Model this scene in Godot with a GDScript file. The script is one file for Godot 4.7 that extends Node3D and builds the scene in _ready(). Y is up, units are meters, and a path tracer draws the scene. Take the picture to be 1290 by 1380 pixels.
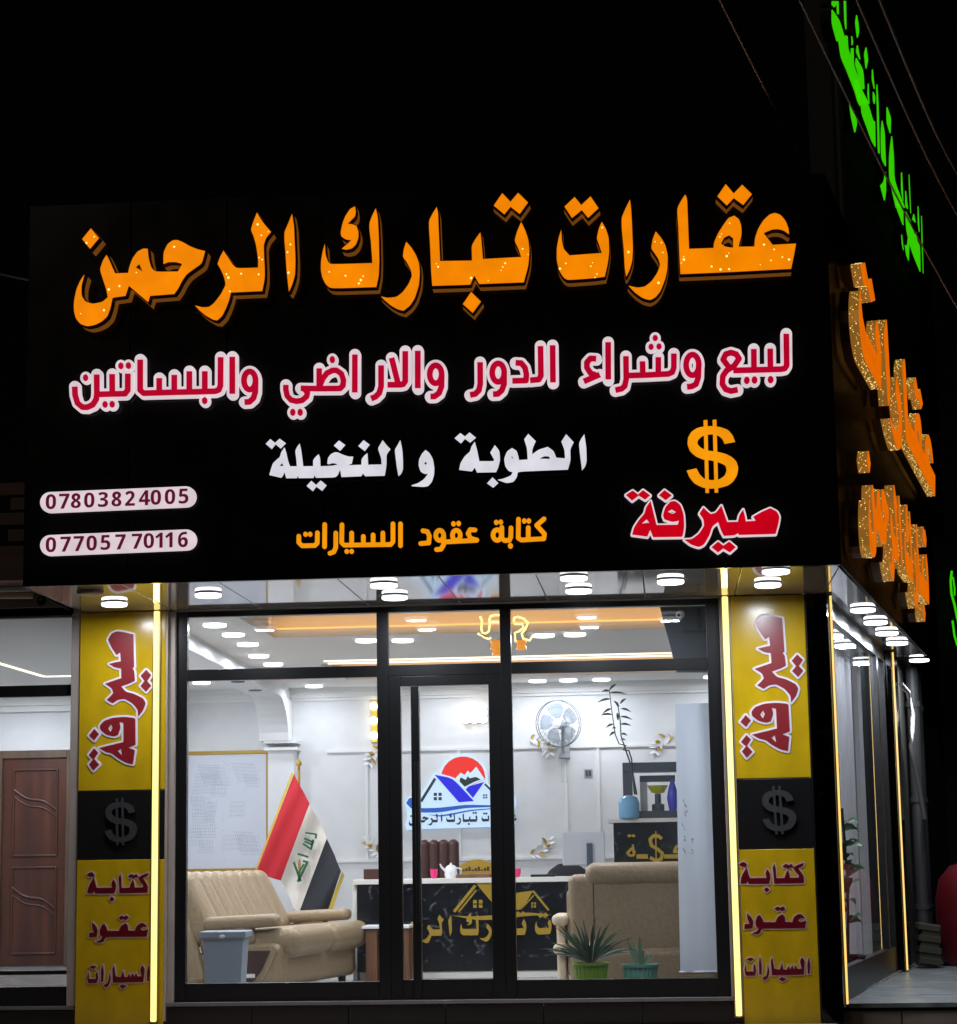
extends Node3D
# A lit corner shop at night: black sign fascia with glowing lettering, a glazed office below it.

# ---------------------------------------------------------------- camera model (photo pixels give directions only)
const PW := 1290.0
const PH := 1380.0
const FL := 2900.0
const EYE := Vector3(1.1, 1.6, 13.5)
const SOFF := 3.405      # underside of the sign box
const FLOOR := 0.62      # office floor
const CEIL := 3.4        # office ceiling
const BACK := -8.5       # back wall of the rooms
const WALL := -1.5       # line of the shop front
var cf: Vector3
var cr: Vector3
var cu: Vector3
var sd := Vector3(sin(deg_to_rad(11.3)), 0, -cos(deg_to_rad(11.3)))   # along the side street
var sn := Vector3(cos(deg_to_rad(11.3)), 0, sin(deg_to_rad(11.3)))    # out of the side wall
var M := {}
var used := {}
var rng := RandomNumberGenerator.new()
var main_glyphs := []

func aim() -> void:
	var yaw := deg_to_rad(4.8)
	var pit := deg_to_rad(9.25)
	var roll := deg_to_rad(-0.9)
	cf = Vector3(-sin(yaw) * cos(pit), sin(pit), -cos(yaw) * cos(pit))
	var r0 := cf.cross(Vector3.UP).normalized()
	var u0 := r0.cross(cf)
	cr = r0 * cos(roll) + u0 * sin(roll)
	cu = -r0 * sin(roll) + u0 * cos(roll)

func ray(x: float, y: float) -> Vector3:
	return cf * FL + cr * (x - PW / 2.0) - cu * (y - PH / 2.0)

func onz(x: float, y: float, z: float) -> Vector3:
	var v := ray(x, y)
	return EYE + v * ((z - EYE.z) / v.z)

func ony(x: float, y: float, h: float) -> Vector3:
	var v := ray(x, y)
	return EYE + v * ((h - EYE.y) / v.y)

func wx(px: float, py := 1100.0, z := WALL) -> float:
	return onz(px, py, z).x

func wy(py: float, px := 645.0, z := WALL) -> float:
	return onz(px, py, z).y

# ---------------------------------------------------------------- frames: a flat working plane in the world
func fr(o: Vector3, x: Vector3, n: Vector3) -> Dictionary:
	return {"o": o, "x": x, "y": Vector3.UP, "n": n}

func put3(f: Dictionary, p: Vector2, d: float) -> Vector3:
	return f.o + f.x * p.x + f.y * p.y + f.n * d

func hit(f: Dictionary, off: float, x: float, y: float) -> Vector2:
	var v := ray(x, y)
	var n: Vector3 = f.n
	var o: Vector3 = f.o + n * off
	var q: Vector3 = EYE + v * ((o - EYE).dot(n) / v.dot(n)) - o
	return Vector2(q.dot(f.x), q.dot(f.y))

func zmap(f: Dictionary, off: float, ox: float, oy: float, s: float) -> Callable:
	return func(p: Vector2) -> Vector2: return hit(f, off, ox + p.x / s, oy + p.y / s)

# ---------------------------------------------------------------- scene bookkeeping
func numbered(n: String) -> String:
	if not used.has(n):
		used[n] = 0
		return n
	used[n] += 1
	return "%s_%03d" % [n, used[n]]

func tag(o: Node3D, label: String, category: String, group := "") -> Node3D:
	o.set_meta("label", label)
	o.set_meta("category", category)
	if group:
		o.set_meta("group", group)
	return o

func thing(called: String, label: String, category: String, at := Vector3.ZERO, group := "") -> Node3D:
	var o := Node3D.new()
	o.name = numbered(called)
	add_child(o)
	o.position = at
	return tag(o, label, category, group)

func structure(called: String) -> Node3D:
	var o := Node3D.new()
	o.name = numbered(called)
	add_child(o)
	o.set_meta("kind", "structure")
	return o

func st() -> SurfaceTool:
	var s := SurfaceTool.new()
	s.begin(Mesh.PRIMITIVE_TRIANGLES)
	return s

func done(s: SurfaceTool) -> ArrayMesh:
	return s.commit()

func obj(called: String, s: SurfaceTool, m: Material, parent: Node3D = null) -> MeshInstance3D:
	return obm(called, done(s), m, parent)

func obm(called: String, mesh: Mesh, m: Material, parent: Node3D = null) -> MeshInstance3D:
	var o := MeshInstance3D.new()
	o.mesh = mesh
	if m:
		o.material_override = m
	if parent == null or parent == self:
		o.name = numbered(called)
		add_child(o)
	else:
		o.name = called
		parent.add_child(o, true)
		o.position = Vector3.ZERO
		# parts are modelled in world axes; take the parent's place back out
		o.position = -world_of(parent)
	return o

func world_of(n: Node3D) -> Vector3:
	var p := Vector3.ZERO
	var k: Node = n
	while k != self and k is Node3D:
		p += (k as Node3D).position
		k = k.get_parent()
	return p

# ---------------------------------------------------------------- solid helpers (all in world coordinates)
func tri(s: SurfaceTool, a: Vector3, b: Vector3, c: Vector3) -> void:
	s.set_normal((c - a).cross(b - a).normalized())
	s.add_vertex(a); s.add_vertex(b); s.add_vertex(c)

func trin(s: SurfaceTool, p: Array, n: Array) -> void:
	# a triangle with its own corner normals, wound to agree with them
	var o := [0, 1, 2]
	if (p[2] - p[0]).cross(p[1] - p[0]).dot(n[0] + n[1] + n[2]) < 0.0:
		o = [0, 2, 1]
	for i in o:
		s.set_normal(n[i]); s.add_vertex(p[i])

func quadn(s: SurfaceTool, p: Array, n: Array) -> void:
	trin(s, [p[0], p[1], p[2]], [n[0], n[1], n[2]])
	trin(s, [p[0], p[2], p[3]], [n[0], n[2], n[3]])

func sheet(s: SurfaceTool, g: Array) -> void:
	# a smooth surface through a grid of points
	var h := g.size(); var w: int = g[0].size()
	var nn := []
	for i in h:
		var row := []
		for j in w:
			var du: Vector3 = g[mini(i + 1, h - 1)][j] - g[maxi(i - 1, 0)][j]
			var dv: Vector3 = g[i][mini(j + 1, w - 1)] - g[i][maxi(j - 1, 0)]
			row.append(du.cross(dv).normalized())
		nn.append(row)
	for i in h - 1:
		for j in w - 1:
			quadn(s, [g[i][j], g[i + 1][j], g[i + 1][j + 1], g[i][j + 1]], [nn[i][j], nn[i + 1][j], nn[i + 1][j + 1], nn[i][j + 1]])

func quad(s: SurfaceTool, a: Vector3, b: Vector3, c: Vector3, d: Vector3) -> void:
	tri(s, a, b, c); tri(s, a, c, d)

func quv(s: SurfaceTool, a: Vector3, b: Vector3, c: Vector3, d: Vector3) -> void:
	# a bottom left, b top left, c top right, d bottom right, seen from the front
	var p := [a, b, c, a, c, d]
	s.set_normal((c - a).cross(b - a).normalized())
	var u := [Vector2(0, 1), Vector2(0, 0), Vector2(1, 0), Vector2(0, 1), Vector2(1, 0), Vector2(1, 1)]
	for i in 6:
		s.set_uv(u[i]); s.add_vertex(p[i])

func hexa(s: SurfaceTool, p: Array) -> void:
	# p: four corners of the bottom in order, then the four above them
	quad(s, p[0], p[1], p[2], p[3]); quad(s, p[7], p[6], p[5], p[4])
	for i in 4:
		var j := (i + 1) % 4
		quad(s, p[i], p[i + 4], p[j + 4], p[j])

func box(s: SurfaceTool, a: Vector3, b: Vector3) -> void:
	# clockwise seen from outside
	var x0 := minf(a.x, b.x); var x1 := maxf(a.x, b.x)
	var y0 := minf(a.y, b.y); var y1 := maxf(a.y, b.y)
	var z0 := minf(a.z, b.z); var z1 := maxf(a.z, b.z)
	hexa(s, [Vector3(x0, y0, z1), Vector3(x1, y0, z1), Vector3(x1, y0, z0), Vector3(x0, y0, z0), Vector3(x0, y1, z1), Vector3(x1, y1, z1), Vector3(x1, y1, z0), Vector3(x0, y1, z0)])

func fbox(s: SurfaceTool, f: Dictionary, a: Vector3, b: Vector3) -> void:
	# a box in the axes of a frame
	var q := []
	for y in [a.y, b.y]:
		for k in [[a.x, b.z], [b.x, b.z], [b.x, a.z], [a.x, a.z]]:
			q.append(put3(f, Vector2(k[0], y), k[1]))
	hexa(s, q)

func bevel(s: SurfaceTool, a: Vector3, b: Vector3, r: float) -> void:
	rbox(s, (a + b) / 2.0, (b - a).abs(), r, 2)

func rbox(s: SurfaceTool, c: Vector3, size: Vector3, r: float, n := 3, bs := Basis.IDENTITY) -> void:
	# a box with rounded edges; n steps across each rounding
	var h := size / 2.0
	r = minf(r, minf(h.x, minf(h.y, h.z)) * 0.999)
	var t := []
	for i in n + 1:
		t.append(-1.0 + float(i) / n)      # -1..0 rounding
	var ks := []
	for v in t: ks.append([v, -1.0])
	for v in t: ks.append([v + 1.0, 1.0])
	var axes := [[Vector3.RIGHT, Vector3.UP, Vector3.BACK], [Vector3.LEFT, Vector3.UP, Vector3.FORWARD], [Vector3.UP, Vector3.BACK, Vector3.RIGHT], [Vector3.DOWN, Vector3.BACK, Vector3.LEFT], [Vector3.BACK, Vector3.RIGHT, Vector3.UP], [Vector3.FORWARD, Vector3.RIGHT, Vector3.DOWN]]
	for ax in axes:
		var nn: Vector3 = ax[0]; var uu: Vector3 = ax[1]; var vv: Vector3 = ax[2]
		var g := []
		for a in ks:
			var row := []
			for b in ks:
				var core := Vector3.ZERO
				var dir: Vector3 = nn + uu * tan(float(a[0]) * PI / 4) + vv * tan(float(b[0]) * PI / 4)
				var corner: Vector3 = nn + uu * float(a[1]) + vv * float(b[1])
				core = corner * (h - Vector3.ONE * r)
				row.append([c + bs * (core + dir.normalized() * r), bs * dir.normalized()])
			g.append(row)
		for i in g.size() - 1:
			for j in g.size() - 1:
				var e := [g[i][j], g[i + 1][j], g[i + 1][j + 1], g[i][j + 1]]
				quadn(s, [e[0][0], e[1][0], e[2][0], e[3][0]], [e[0][1], e[1][1], e[2][1], e[3][1]])

func tube(s: SurfaceTool, path: Array, r: float, n := 8, r2 := -1.0, closed := false) -> void:
	var rings := []
	var m := path.size()
	var up := Vector3(0.13, 0.97, 0.21).normalized()
	for i in m:
		var a: Vector3 = path[(i - 1 + m) % m] if closed else path[maxi(i - 1, 0)]
		var b: Vector3 = path[(i + 1) % m] if closed else path[mini(i + 1, m - 1)]
		var t := (b - a).normalized()
		if absf(t.dot(up)) > 0.95:
			up = Vector3(0.97, 0.13, 0.21).normalized()
		var x := t.cross(up).normalized()
		var y := x.cross(t)
		var rr := r if r2 < 0 else lerpf(r, r2, float(i) / (m - 1))
		var ring := []
		for k in n:
			ring.append(path[i] + (x * cos(TAU * k / n) + y * sin(TAU * k / n)) * rr)
		rings.append(ring)
	for i in (m if closed else m - 1):
		for k in n:
			var q: int = (k + 1) % n
			var j: int = (i + 1) % m
			var p4 := [rings[i][k], rings[i][q], rings[j][q], rings[j][k]]
			quadn(s, p4, [(p4[0] - path[i]).normalized(), (p4[1] - path[i]).normalized(), (p4[2] - path[j]).normalized(), (p4[3] - path[j]).normalized()])
	if not closed:
		for e in [0, m - 1]:
			for k in n:
				tri(s, path[e], rings[e][k], rings[e][(k + 1) % n])

func lathe(s: SurfaceTool, at: Vector3, prof: Array, n := 28, bs := Basis.IDENTITY) -> void:
	# prof: Vector2(radius, height); neighbouring steps are smoothed where they meet at a shallow angle
	var m := prof.size()
	var nr := []
	for i in m - 1:
		var d: Vector2 = prof[i + 1] - prof[i]
		nr.append(Vector2(d.y, -d.x).normalized())
	for i in m - 1:
		var a: Vector2 = prof[i]
		var b: Vector2 = prof[i + 1]
		if a.is_equal_approx(b):
			continue
		var na: Vector2 = nr[i]; var nb: Vector2 = nr[i]
		if i > 0 and nr[i - 1].dot(nr[i]) > 0.6: na = (nr[i - 1] + nr[i]).normalized()
		if i < m - 2 and nr[i + 1].dot(nr[i]) > 0.6: nb = (nr[i + 1] + nr[i]).normalized()
		for k in n:
			var c0 := Vector3(cos(TAU * k / n), 0, sin(TAU * k / n))
			var c1 := Vector3(cos(TAU * (k + 1) / n), 0, sin(TAU * (k + 1) / n))
			var p := [at + bs * (c0 * a.x + Vector3.UP * a.y), at + bs * (c0 * b.x + Vector3.UP * b.y), at + bs * (c1 * b.x + Vector3.UP * b.y), at + bs * (c1 * a.x + Vector3.UP * a.y)]
			quadn(s, p, [bs * (c0 * na.x + Vector3.UP * na.y), bs * (c0 * nb.x + Vector3.UP * nb.y), bs * (c1 * nb.x + Vector3.UP * nb.y), bs * (c1 * na.x + Vector3.UP * na.y)])

func ball(s: SurfaceTool, at: Vector3, r: Vector3, n := 12) -> void:
	for i in n / 2:
		var a0 := PI * i / (n / 2) - PI / 2; var a1 := PI * (i + 1) / (n / 2) - PI / 2
		for k in n:
			var q := []
			for w in [[a0, k], [a1, k], [a1, k + 1], [a0, k + 1]]:
				var e: float = w[0]; var z: float = TAU * float(w[1]) / n
				q.append(Vector3(cos(e) * cos(z), sin(e), cos(e) * sin(z)))
			quadn(s, [at + q[0] * r, at + q[1] * r, at + q[2] * r, at + q[3] * r], [(q[0] / r).normalized(), (q[1] / r).normalized(), (q[2] / r).normalized(), (q[3] / r).normalized()])

# ---------------------------------------------------------------- outlines
func flat(a: Array) -> PackedVector2Array:
	var p := PackedVector2Array()
	for i in a.size() / 2:
		p.append(Vector2(a[2 * i], a[2 * i + 1]))
	return p

func circle(x: float, y: float, rx: float, ry: float, n := 22) -> PackedVector2Array:
	var p := PackedVector2Array()
	for i in n:
		p.append(Vector2(x + rx * cos(TAU * i / n), y + ry * sin(TAU * i / n)))
	return p

func soft(p: PackedVector2Array) -> PackedVector2Array:
	# keeps sharp corners, rounds the shallow ones a little so curves do not read as facets
	var q := PackedVector2Array()
	var n := p.size()
	for i in n:
		var a := p[(i - 1 + n) % n]; var b := p[i]; var c := p[(i + 1) % n]
		var turn := absf((b - a).angle_to(c - b))
		if turn < 0.85 and turn > 0.06:
			var k := 0.25
			q.append(b.lerp(a, k)); q.append(b.lerp((a + c) / 2.0, 0.12)); q.append(b.lerp(c, k))
		else:
			q.append(b)
	return q

func shapes(prim: Array, grow: float) -> Array:
	# one primitive of a letter -> [{o, h}], grown by so many units
	var out := []
	var res := []
	match prim[0]:
		"P":
			var o := soft(flat(prim[1]))
			if Geometry2D.is_polygon_clockwise(o): o.reverse()
			if grow > 0:
				for g in Geometry2D.offset_polygon(o, grow, Geometry2D.JOIN_ROUND if grow > 12 else Geometry2D.JOIN_MITER):
					res.append(g)
			else:
				res.append(o)
			for k in range(2, prim.size()):
				var hp := soft(flat(prim[k]))
				if Geometry2D.is_polygon_clockwise(hp): hp.reverse()
				if grow > 0:
					for g in Geometry2D.offset_polygon(hp, -grow * 0.6, Geometry2D.JOIN_MITER):
						g.reverse(); res.append(g)
				else:
					hp.reverse(); res.append(hp)
		"S":
			res = Geometry2D.offset_polyline(flat(prim[2]), float(prim[1]) + grow, Geometry2D.JOIN_ROUND, Geometry2D.END_ROUND if grow > 0 or prim.size() > 3 else Geometry2D.END_BUTT)
		"L":
			res = Geometry2D.offset_polyline(flat(prim[2]), float(prim[1]) + grow, Geometry2D.JOIN_ROUND, Geometry2D.END_JOINED)
		"O":
			res = Geometry2D.offset_polyline(circle(prim[2], prim[3], prim[4], prim[5]), float(prim[1]) + grow, Geometry2D.JOIN_ROUND, Geometry2D.END_JOINED)
		"D":
			var dc := circle(prim[1], prim[2], float(prim[3]) + grow, float(prim[4]) + grow)
			if Geometry2D.is_polygon_clockwise(dc): dc.reverse()
			res = [dc]
	var holes := []
	for r in res:
		if Geometry2D.is_polygon_clockwise(r): holes.append(r)
		else: out.append({"o": r, "h": []})
	for h in holes:
		for o in out:
			if Geometry2D.is_point_in_polygon(h[0], o.o):
				o.h.append(h)
				break
	return out

func triangles(o: PackedVector2Array, hs: Array) -> PackedVector2Array:
	var p := Array(o)
	for h in hs:
		var bi := 0; var bj := 0; var best := INF
		for i in p.size():
			for j in h.size():
				var d2: float = p[i].distance_squared_to(h[j])
				if d2 < best:
					best = d2; bi = i; bj = j
		var q := p.slice(0, bi + 1)
		for j in h.size() + 1:
			q.append(h[(bj + j) % h.size()])
		q.append_array(p.slice(bi))
		p = q
	var pk := PackedVector2Array(p)
	var idx := Geometry2D.triangulate_polygon(pk)
	if idx.is_empty():
		idx = Geometry2D.triangulate_polygon(o)
		pk = o
		if idx.is_empty():
			print("no triangles for an outline of ", o.size(), " at ", o[0])
	var out := PackedVector2Array()
	for i in idx:
		out.append(pk[i])
	return out

func walls(s: SurfaceTool, f: Dictionary, m: Callable, poly: PackedVector2Array, z0: float, z1: float) -> void:
	for i in poly.size():
		var a: Vector2 = m.call(poly[i]); var b: Vector2 = m.call(poly[(i + 1) % poly.size()])
		quad(s, put3(f, a, z0), put3(f, a, z1), put3(f, b, z1), put3(f, b, z0))

func cap(s: SurfaceTool, f: Dictionary, m: Callable, sh: Dictionary, z: float) -> void:
	var t := triangles(sh.o, sh.h)
	for i in t.size() / 3:
		var a := put3(f, m.call(t[3 * i]), z); var b := put3(f, m.call(t[3 * i + 1]), z); var c := put3(f, m.call(t[3 * i + 2]), z)
		if (b - a).cross(c - a).dot(f.n) > 0:
			tri(s, a, c, b)
		else:
			tri(s, a, b, c)

func slab(s: SurfaceTool, f: Dictionary, m: Callable, sh: Dictionary, z0: float, z1: float) -> void:
	cap(s, f, m, sh, z1)
	walls(s, f, m, sh.o, z0, z1)
	for h in sh.h:
		walls(s, f, m, h, z0, z1)

func letter(parent: Node3D, called: String, prims: Array, f: Dictionary, m: Callable, z0: float, z1: float, o: Dictionary) -> MeshInstance3D:
	# a raised letter: a body grown round its face, with the face (a part of it) in front
	var mesh := ArrayMesh.new()
	var sides := st(); var front := st(); var face := st()
	var e := 0.0
	for p in prims:
		e += 0.0005
		for sh in shapes(p, o.get("grow", 0.0)):
			walls(sides, f, m, sh.o, z0, z1 - o.get("lip", 0.0))
			for h in sh.h: walls(sides, f, m, h, z0, z1 - o.get("lip", 0.0))
			slab(front, f, m, sh, z1 - o.get("lip", 0.0), z1 + e)
		if o.has("face"):
			for sh in shapes(p, 0.0):
				slab(face, f, m, sh, z1 - 0.002, z1 + o.get("ft", 0.005) + e)
	sides.commit(mesh); front.commit(mesh)
	mesh.surface_set_material(0, o.side); mesh.surface_set_material(1, o.front)
	var b := obm(called, mesh, null, parent)
	if o.has("face"):
		obj("face", face, o.face, b)
	return b

# ---------------------------------------------------------------- materials
func mat(c: Color, rough := 0.6, metal := 0.0, spec := 0.5) -> StandardMaterial3D:
	var m := StandardMaterial3D.new()
	m.albedo_color = c
	m.roughness = rough
	m.metallic = metal
	m.metallic_specular = spec
	return m

func glow(c: Color, e: float, base := Color(0.5, 0.5, 0.5)) -> StandardMaterial3D:
	var m := mat(base, 0.35)
	m.emission_enabled = true
	m.emission = c
	m.emission_energy_multiplier = e
	return m

func c8(r: int, g: int, b: int) -> Color:
	return Color(r / 255.0, g / 255.0, b / 255.0)

func noise_tex(size: int, freq: float, lo: Color, hi: Color, sd_: int, ridged := false, sharp := 1.0, stretch := Vector2.ONE) -> ImageTexture:
	var n := FastNoiseLite.new()
	n.seed = sd_
	n.frequency = freq
	n.noise_type = FastNoiseLite.TYPE_SIMPLEX_SMOOTH
	n.fractal_type = FastNoiseLite.FRACTAL_RIDGED if ridged else FastNoiseLite.FRACTAL_FBM
	n.fractal_octaves = 4
	var im := Image.create(size, size, false, Image.FORMAT_RGB8)
	for y in size:
		for x in size:
			# wrapped by blending so the tile repeats without a seam
			var fx := float(x) / size; var fy := float(y) / size
			var v := n.get_noise_3d(cos(TAU * fx) * 40.0 * stretch.x, sin(TAU * fx) * 40.0 * stretch.x, fy * 250.0 * stretch.y)
			var w := n.get_noise_3d(cos(TAU * fx) * 40.0 * stretch.x, sin(TAU * fx) * 40.0 * stretch.x, (fy - 1.0) * 250.0 * stretch.y)
			v = lerpf(v, w, clampf((fy - 0.8) / 0.2, 0.0, 1.0))
			var t := pow(clampf(v * 0.5 + 0.5, 0.0, 1.0), sharp)
			im.set_pixel(x, y, lo.lerp(hi, t))
	return ImageTexture.create_from_image(im)

func world_tex(m: StandardMaterial3D, t: Texture2D, scale: Vector3) -> StandardMaterial3D:
	m.albedo_texture = t
	m.uv1_triplanar = true
	m.uv1_world_triplanar = true
	m.uv1_scale = scale
	return m

func make_materials() -> void:
	var grime := noise_tex(256, 0.03, Color(0.86, 0.86, 0.86), Color(1, 1, 1), 3)
	var clean := noise_tex(256, 0.05, Color(0.955, 0.955, 0.955), Color(1, 1, 1), 4)
	var uneven := noise_tex(128, 0.02, Color(0.86, 0.86, 0.86), Color(1, 1, 1), 29)
	var grain := noise_tex(256, 0.02, Color(0.55, 0.5, 0.45), Color(1, 1, 1), 5, false, 1.0, Vector2(1.6, 0.12))
	var veins := noise_tex(512, 0.03, c8(12, 13, 18), c8(205, 205, 205), 11, true, 13.0)
	var stone := noise_tex(256, 0.03, Color(0.62, 0.63, 0.63), Color(1, 1, 1), 17, false, 1.3)
	var smudge := noise_tex(256, 0.02, Color(0.25, 0.25, 0.25), Color(0.62, 0.62, 0.62), 23)
	M.black_panel = mat(c8(30, 29, 28), 0.16, 0.0, 0.36)
	M.black_panel.roughness_texture = smudge
	M.black_panel.roughness = 0.45
	M.black_panel.uv1_triplanar = true
	M.black_panel.uv1_world_triplanar = true
	M.black_panel.uv1_scale = Vector3(0.5, 0.5, 0.5)
	M.side_panel = mat(c8(26, 25, 24), 0.35, 0.0, 0.07)
	M.dark_body = mat(c8(16, 16, 16), 0.7)
	M.soffit = world_tex(mat(c8(206, 201, 196), 0.05, 0.5, 0.5), grime, Vector3(0.7, 0.7, 0.7))
	M.frame = mat(c8(22, 22, 23), 0.32)
	M.jamb = world_tex(mat(c8(196, 182, 172), 0.42, 0.1), grime, Vector3(0.9, 0.4, 0.9))
	M.yellow = world_tex(mat(c8(218, 180, 26), 0.2), grime, Vector3(0.6, 0.35, 0.6))
	M.black_acp = mat(c8(24, 24, 25), 0.3)
	M.maroon = mat(c8(140, 10, 24), 0.2)
	M.maroon.clearcoat_enabled = true
	M.deep_red = mat(c8(104, 4, 24), 0.35)
	M.pale_edge = mat(c8(238, 230, 236), 0.45)
	M.rose_edge = mat(c8(206, 178, 162), 0.5)
	M.dim_metal = mat(c8(70, 70, 72), 0.4, 0.3)
	M.orange = glow(c8(255, 140, 0), 1.0, c8(120, 70, 10))
	M.orange2 = glow(c8(255, 158, 12), 1.0, c8(120, 70, 10))
	M.orange_side = glow(c8(255, 118, 0), 0.85, c8(120, 70, 10))
	M.trim = mat(c8(62, 16, 8), 0.35)
	M.gold_return = glow(c8(150, 92, 30), 0.42, c8(176, 128, 56))  # weak glow put in for the light falling on the gold returns
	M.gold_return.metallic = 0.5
	M.gold_side = glow(c8(190, 130, 50), 0.42, c8(190, 140, 64))  # glow stands in for lamp light on the side letter returns
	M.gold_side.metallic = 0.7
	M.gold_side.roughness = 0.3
	M.shaded_gold = mat(c8(104, 70, 34), 0.4, 0.5)  # rear of the gold returns, with its shade put into the colour
	M.red_face = glow(c8(186, 0, 44), 1.0, c8(120, 6, 30))
	M.red_face2 = glow(c8(206, 0, 26), 1.0, c8(120, 6, 30))
	M.white_plate = glow(c8(228, 212, 218), 1.0)
	M.white_letter = glow(c8(226, 224, 234), 1.0)
	for k in ["orange", "orange2", "orange_side", "red_face", "red_face2", "white_plate", "white_letter"]:
		var e: StandardMaterial3D = M[k]
		e.emission_texture = uneven
		e.emission_operator = BaseMaterial3D.EMISSION_OP_MULTIPLY
		e.uv1_triplanar = true
		e.uv1_world_triplanar = true
		e.uv1_scale = Vector3(0.9, 0.9, 0.9)
		e.emission_energy_multiplier *= 1.07
	M.dark_side = mat(c8(20, 18, 18), 0.5)
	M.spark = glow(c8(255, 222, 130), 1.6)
	M.digit = glow(c8(92, 14, 44), 0.9, c8(104, 20, 50))
	M.green = glow(c8(54, 205, 0), 0.95, c8(20, 80, 10))
	M.lamp = glow(c8(246, 250, 255), 3.2)
	M.lamp_rim = mat(c8(236, 236, 236), 0.35)
	M.lamp_off = mat(c8(190, 170, 155), 0.5)
	M.strip = glow(c8(255, 238, 140), 1.35)
	M.strip2 = glow(c8(255, 208, 110), 1.2)
	M.channel = mat(c8(140, 120, 70), 0.35, 0.6)
	M.wall = world_tex(mat(c8(230, 231, 231), 0.72), clean, Vector3(0.4, 0.4, 0.4))
	M.ceiling = mat(c8(226, 224, 220), 0.8)
	M.tray = mat(c8(226, 214, 196), 0.8)
	M.warm_line = glow(c8(255, 190, 104), 1.2)
	M.white_line = glow(c8(255, 240, 214), 1.6)
	M.floor = world_tex(mat(c8(205, 203, 198), 0.16), stone, Vector3(0.5, 0.5, 0.5))
	M.marble = world_tex(mat(Color.WHITE, 0.12), veins, Vector3(0.55, 0.55, 0.55))
	M.desk_top = mat(c8(226, 222, 214), 0.3)
	M.gold = mat(c8(214, 176, 62), 0.3, 0.55)
	M.gold_paint = mat(c8(176, 142, 44), 0.45, 0.3)
	M.leather = world_tex(mat(c8(164, 142, 110), 0.42), grime, Vector3(3, 3, 3))
	M.leather.heightmap_enabled = true
	M.leather.heightmap_texture = noise_tex(256, 0.035, Color.BLACK, Color.WHITE, 31, true, 1.5)
	M.leather.heightmap_scale = 0.35
	M.brown_panel = mat(c8(66, 40, 32), 0.35)
	M.brown_leather = mat(c8(74, 40, 32), 0.4)
	M.wood = world_tex(mat(c8(100, 50, 28), 0.4), grain, Vector3(0.8, 0.8, 0.8))
	M.wood2 = world_tex(mat(c8(146, 104, 76), 0.45), grain, Vector3(1.4, 1.4, 1.4))
	M.door_frame = world_tex(mat(c8(120, 96, 78), 0.5), grain, Vector3(0.8, 0.8, 0.8))
	M.bin = mat(c8(146, 156, 168), 0.5)
	M.flag_red = mat(c8(196, 16, 34), 0.65)
	M.flag_white = mat(c8(222, 214, 202), 0.7)
	M.flag_black = mat(c8(30, 32, 38), 0.7)
	M.flag_green = mat(c8(16, 92, 52), 0.7)
	M.fringe = mat(c8(206, 176, 60), 0.6)
	M.chrome = mat(c8(200, 200, 200), 0.2, 0.9)
	M.white_plastic = mat(c8(228, 230, 232), 0.4)
	M.plaster = mat(c8(232, 232, 230), 0.6)
	M.pink = mat(c8(238, 40, 120), 0.35)
	M.grey_plastic = mat(c8(176, 178, 182), 0.4)
	M.black_plastic = mat(c8(18, 18, 20), 0.35)
	M.slate = mat(c8(64, 76, 86), 0.35)
	M.bottle_blue = mat(c8(120, 176, 214), 0.15)
	M.leaf = mat(c8(40, 74, 42), 0.4)
	M.leaf.backlight_enabled = true
	M.leaf.backlight = Color(0.05, 0.12, 0.04)
	M.leaf_dark = mat(c8(34, 56, 40), 0.4)
	M.cactus = mat(c8(96, 124, 100), 0.5)
	M.pot_green = mat(c8(122, 164, 32), 0.35)
	M.pot_teal = mat(c8(104, 164, 146), 0.35)
	M.beige = mat(c8(226, 206, 176), 0.4)
	M.sheet = mat(c8(196, 206, 218), 0.6)
	M.sheet.backlight_enabled = true
	M.sheet.backlight = Color(0.6, 0.62, 0.65)
	M.ink = mat(c8(90, 96, 108), 0.7)
	M.glass = mat(Color(0.9, 0.95, 0.97, 0.03), 0.02)
	M.glass.transparency = BaseMaterial3D.TRANSPARENCY_ALPHA
	M.clear = mat(Color(0.86, 0.92, 0.95, 0.12), 0.05)
	M.clear.transparency = BaseMaterial3D.TRANSPARENCY_ALPHA
	M.asphalt = world_tex(mat(c8(66, 66, 66), 0.9), stone, Vector3(0.5, 0.5, 0.5))
	M.terrace = world_tex(mat(c8(166, 172, 172), 0.32), stone, Vector3(0.6, 0.6, 0.6))
	M.tile = world_tex(mat(c8(176, 158, 148), 0.35), grime, Vector3(0.8, 0.8, 0.8))
	M.dark_tile = mat(c8(30, 26, 26), 0.25)
	M.sill = mat(c8(126, 124, 124), 0.35, 0.3)
	M.black_stone = world_tex(mat(c8(58, 46, 44), 0.08), veins, Vector3(0.6, 0.4, 0.6))
	M.far_wall = world_tex(mat(c8(98, 95, 90), 0.9), grime, Vector3(0.5, 0.5, 0.5))
	M.grey_wall = world_tex(mat(c8(122, 120, 114), 0.8), grime, Vector3(0.7, 0.7, 0.7))
	M.pink_wall = mat(c8(142, 118, 114), 0.8)
	M.pipe = mat(c8(176, 172, 168), 0.5)
	M.dark_pipe = mat(c8(70, 70, 70), 0.5)
	M.red_tank = mat(c8(92, 6, 18), 0.5)
	M.wire = mat(c8(200, 200, 200), 0.6)
	M.curtain = mat(c8(206, 208, 214), 0.7)
	M.curtain.backlight_enabled = true
	M.curtain.backlight = Color(0.9, 0.9, 0.92)
	M.logo_white = glow(c8(196, 226, 255), 0.9, c8(120, 130, 140))
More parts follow.
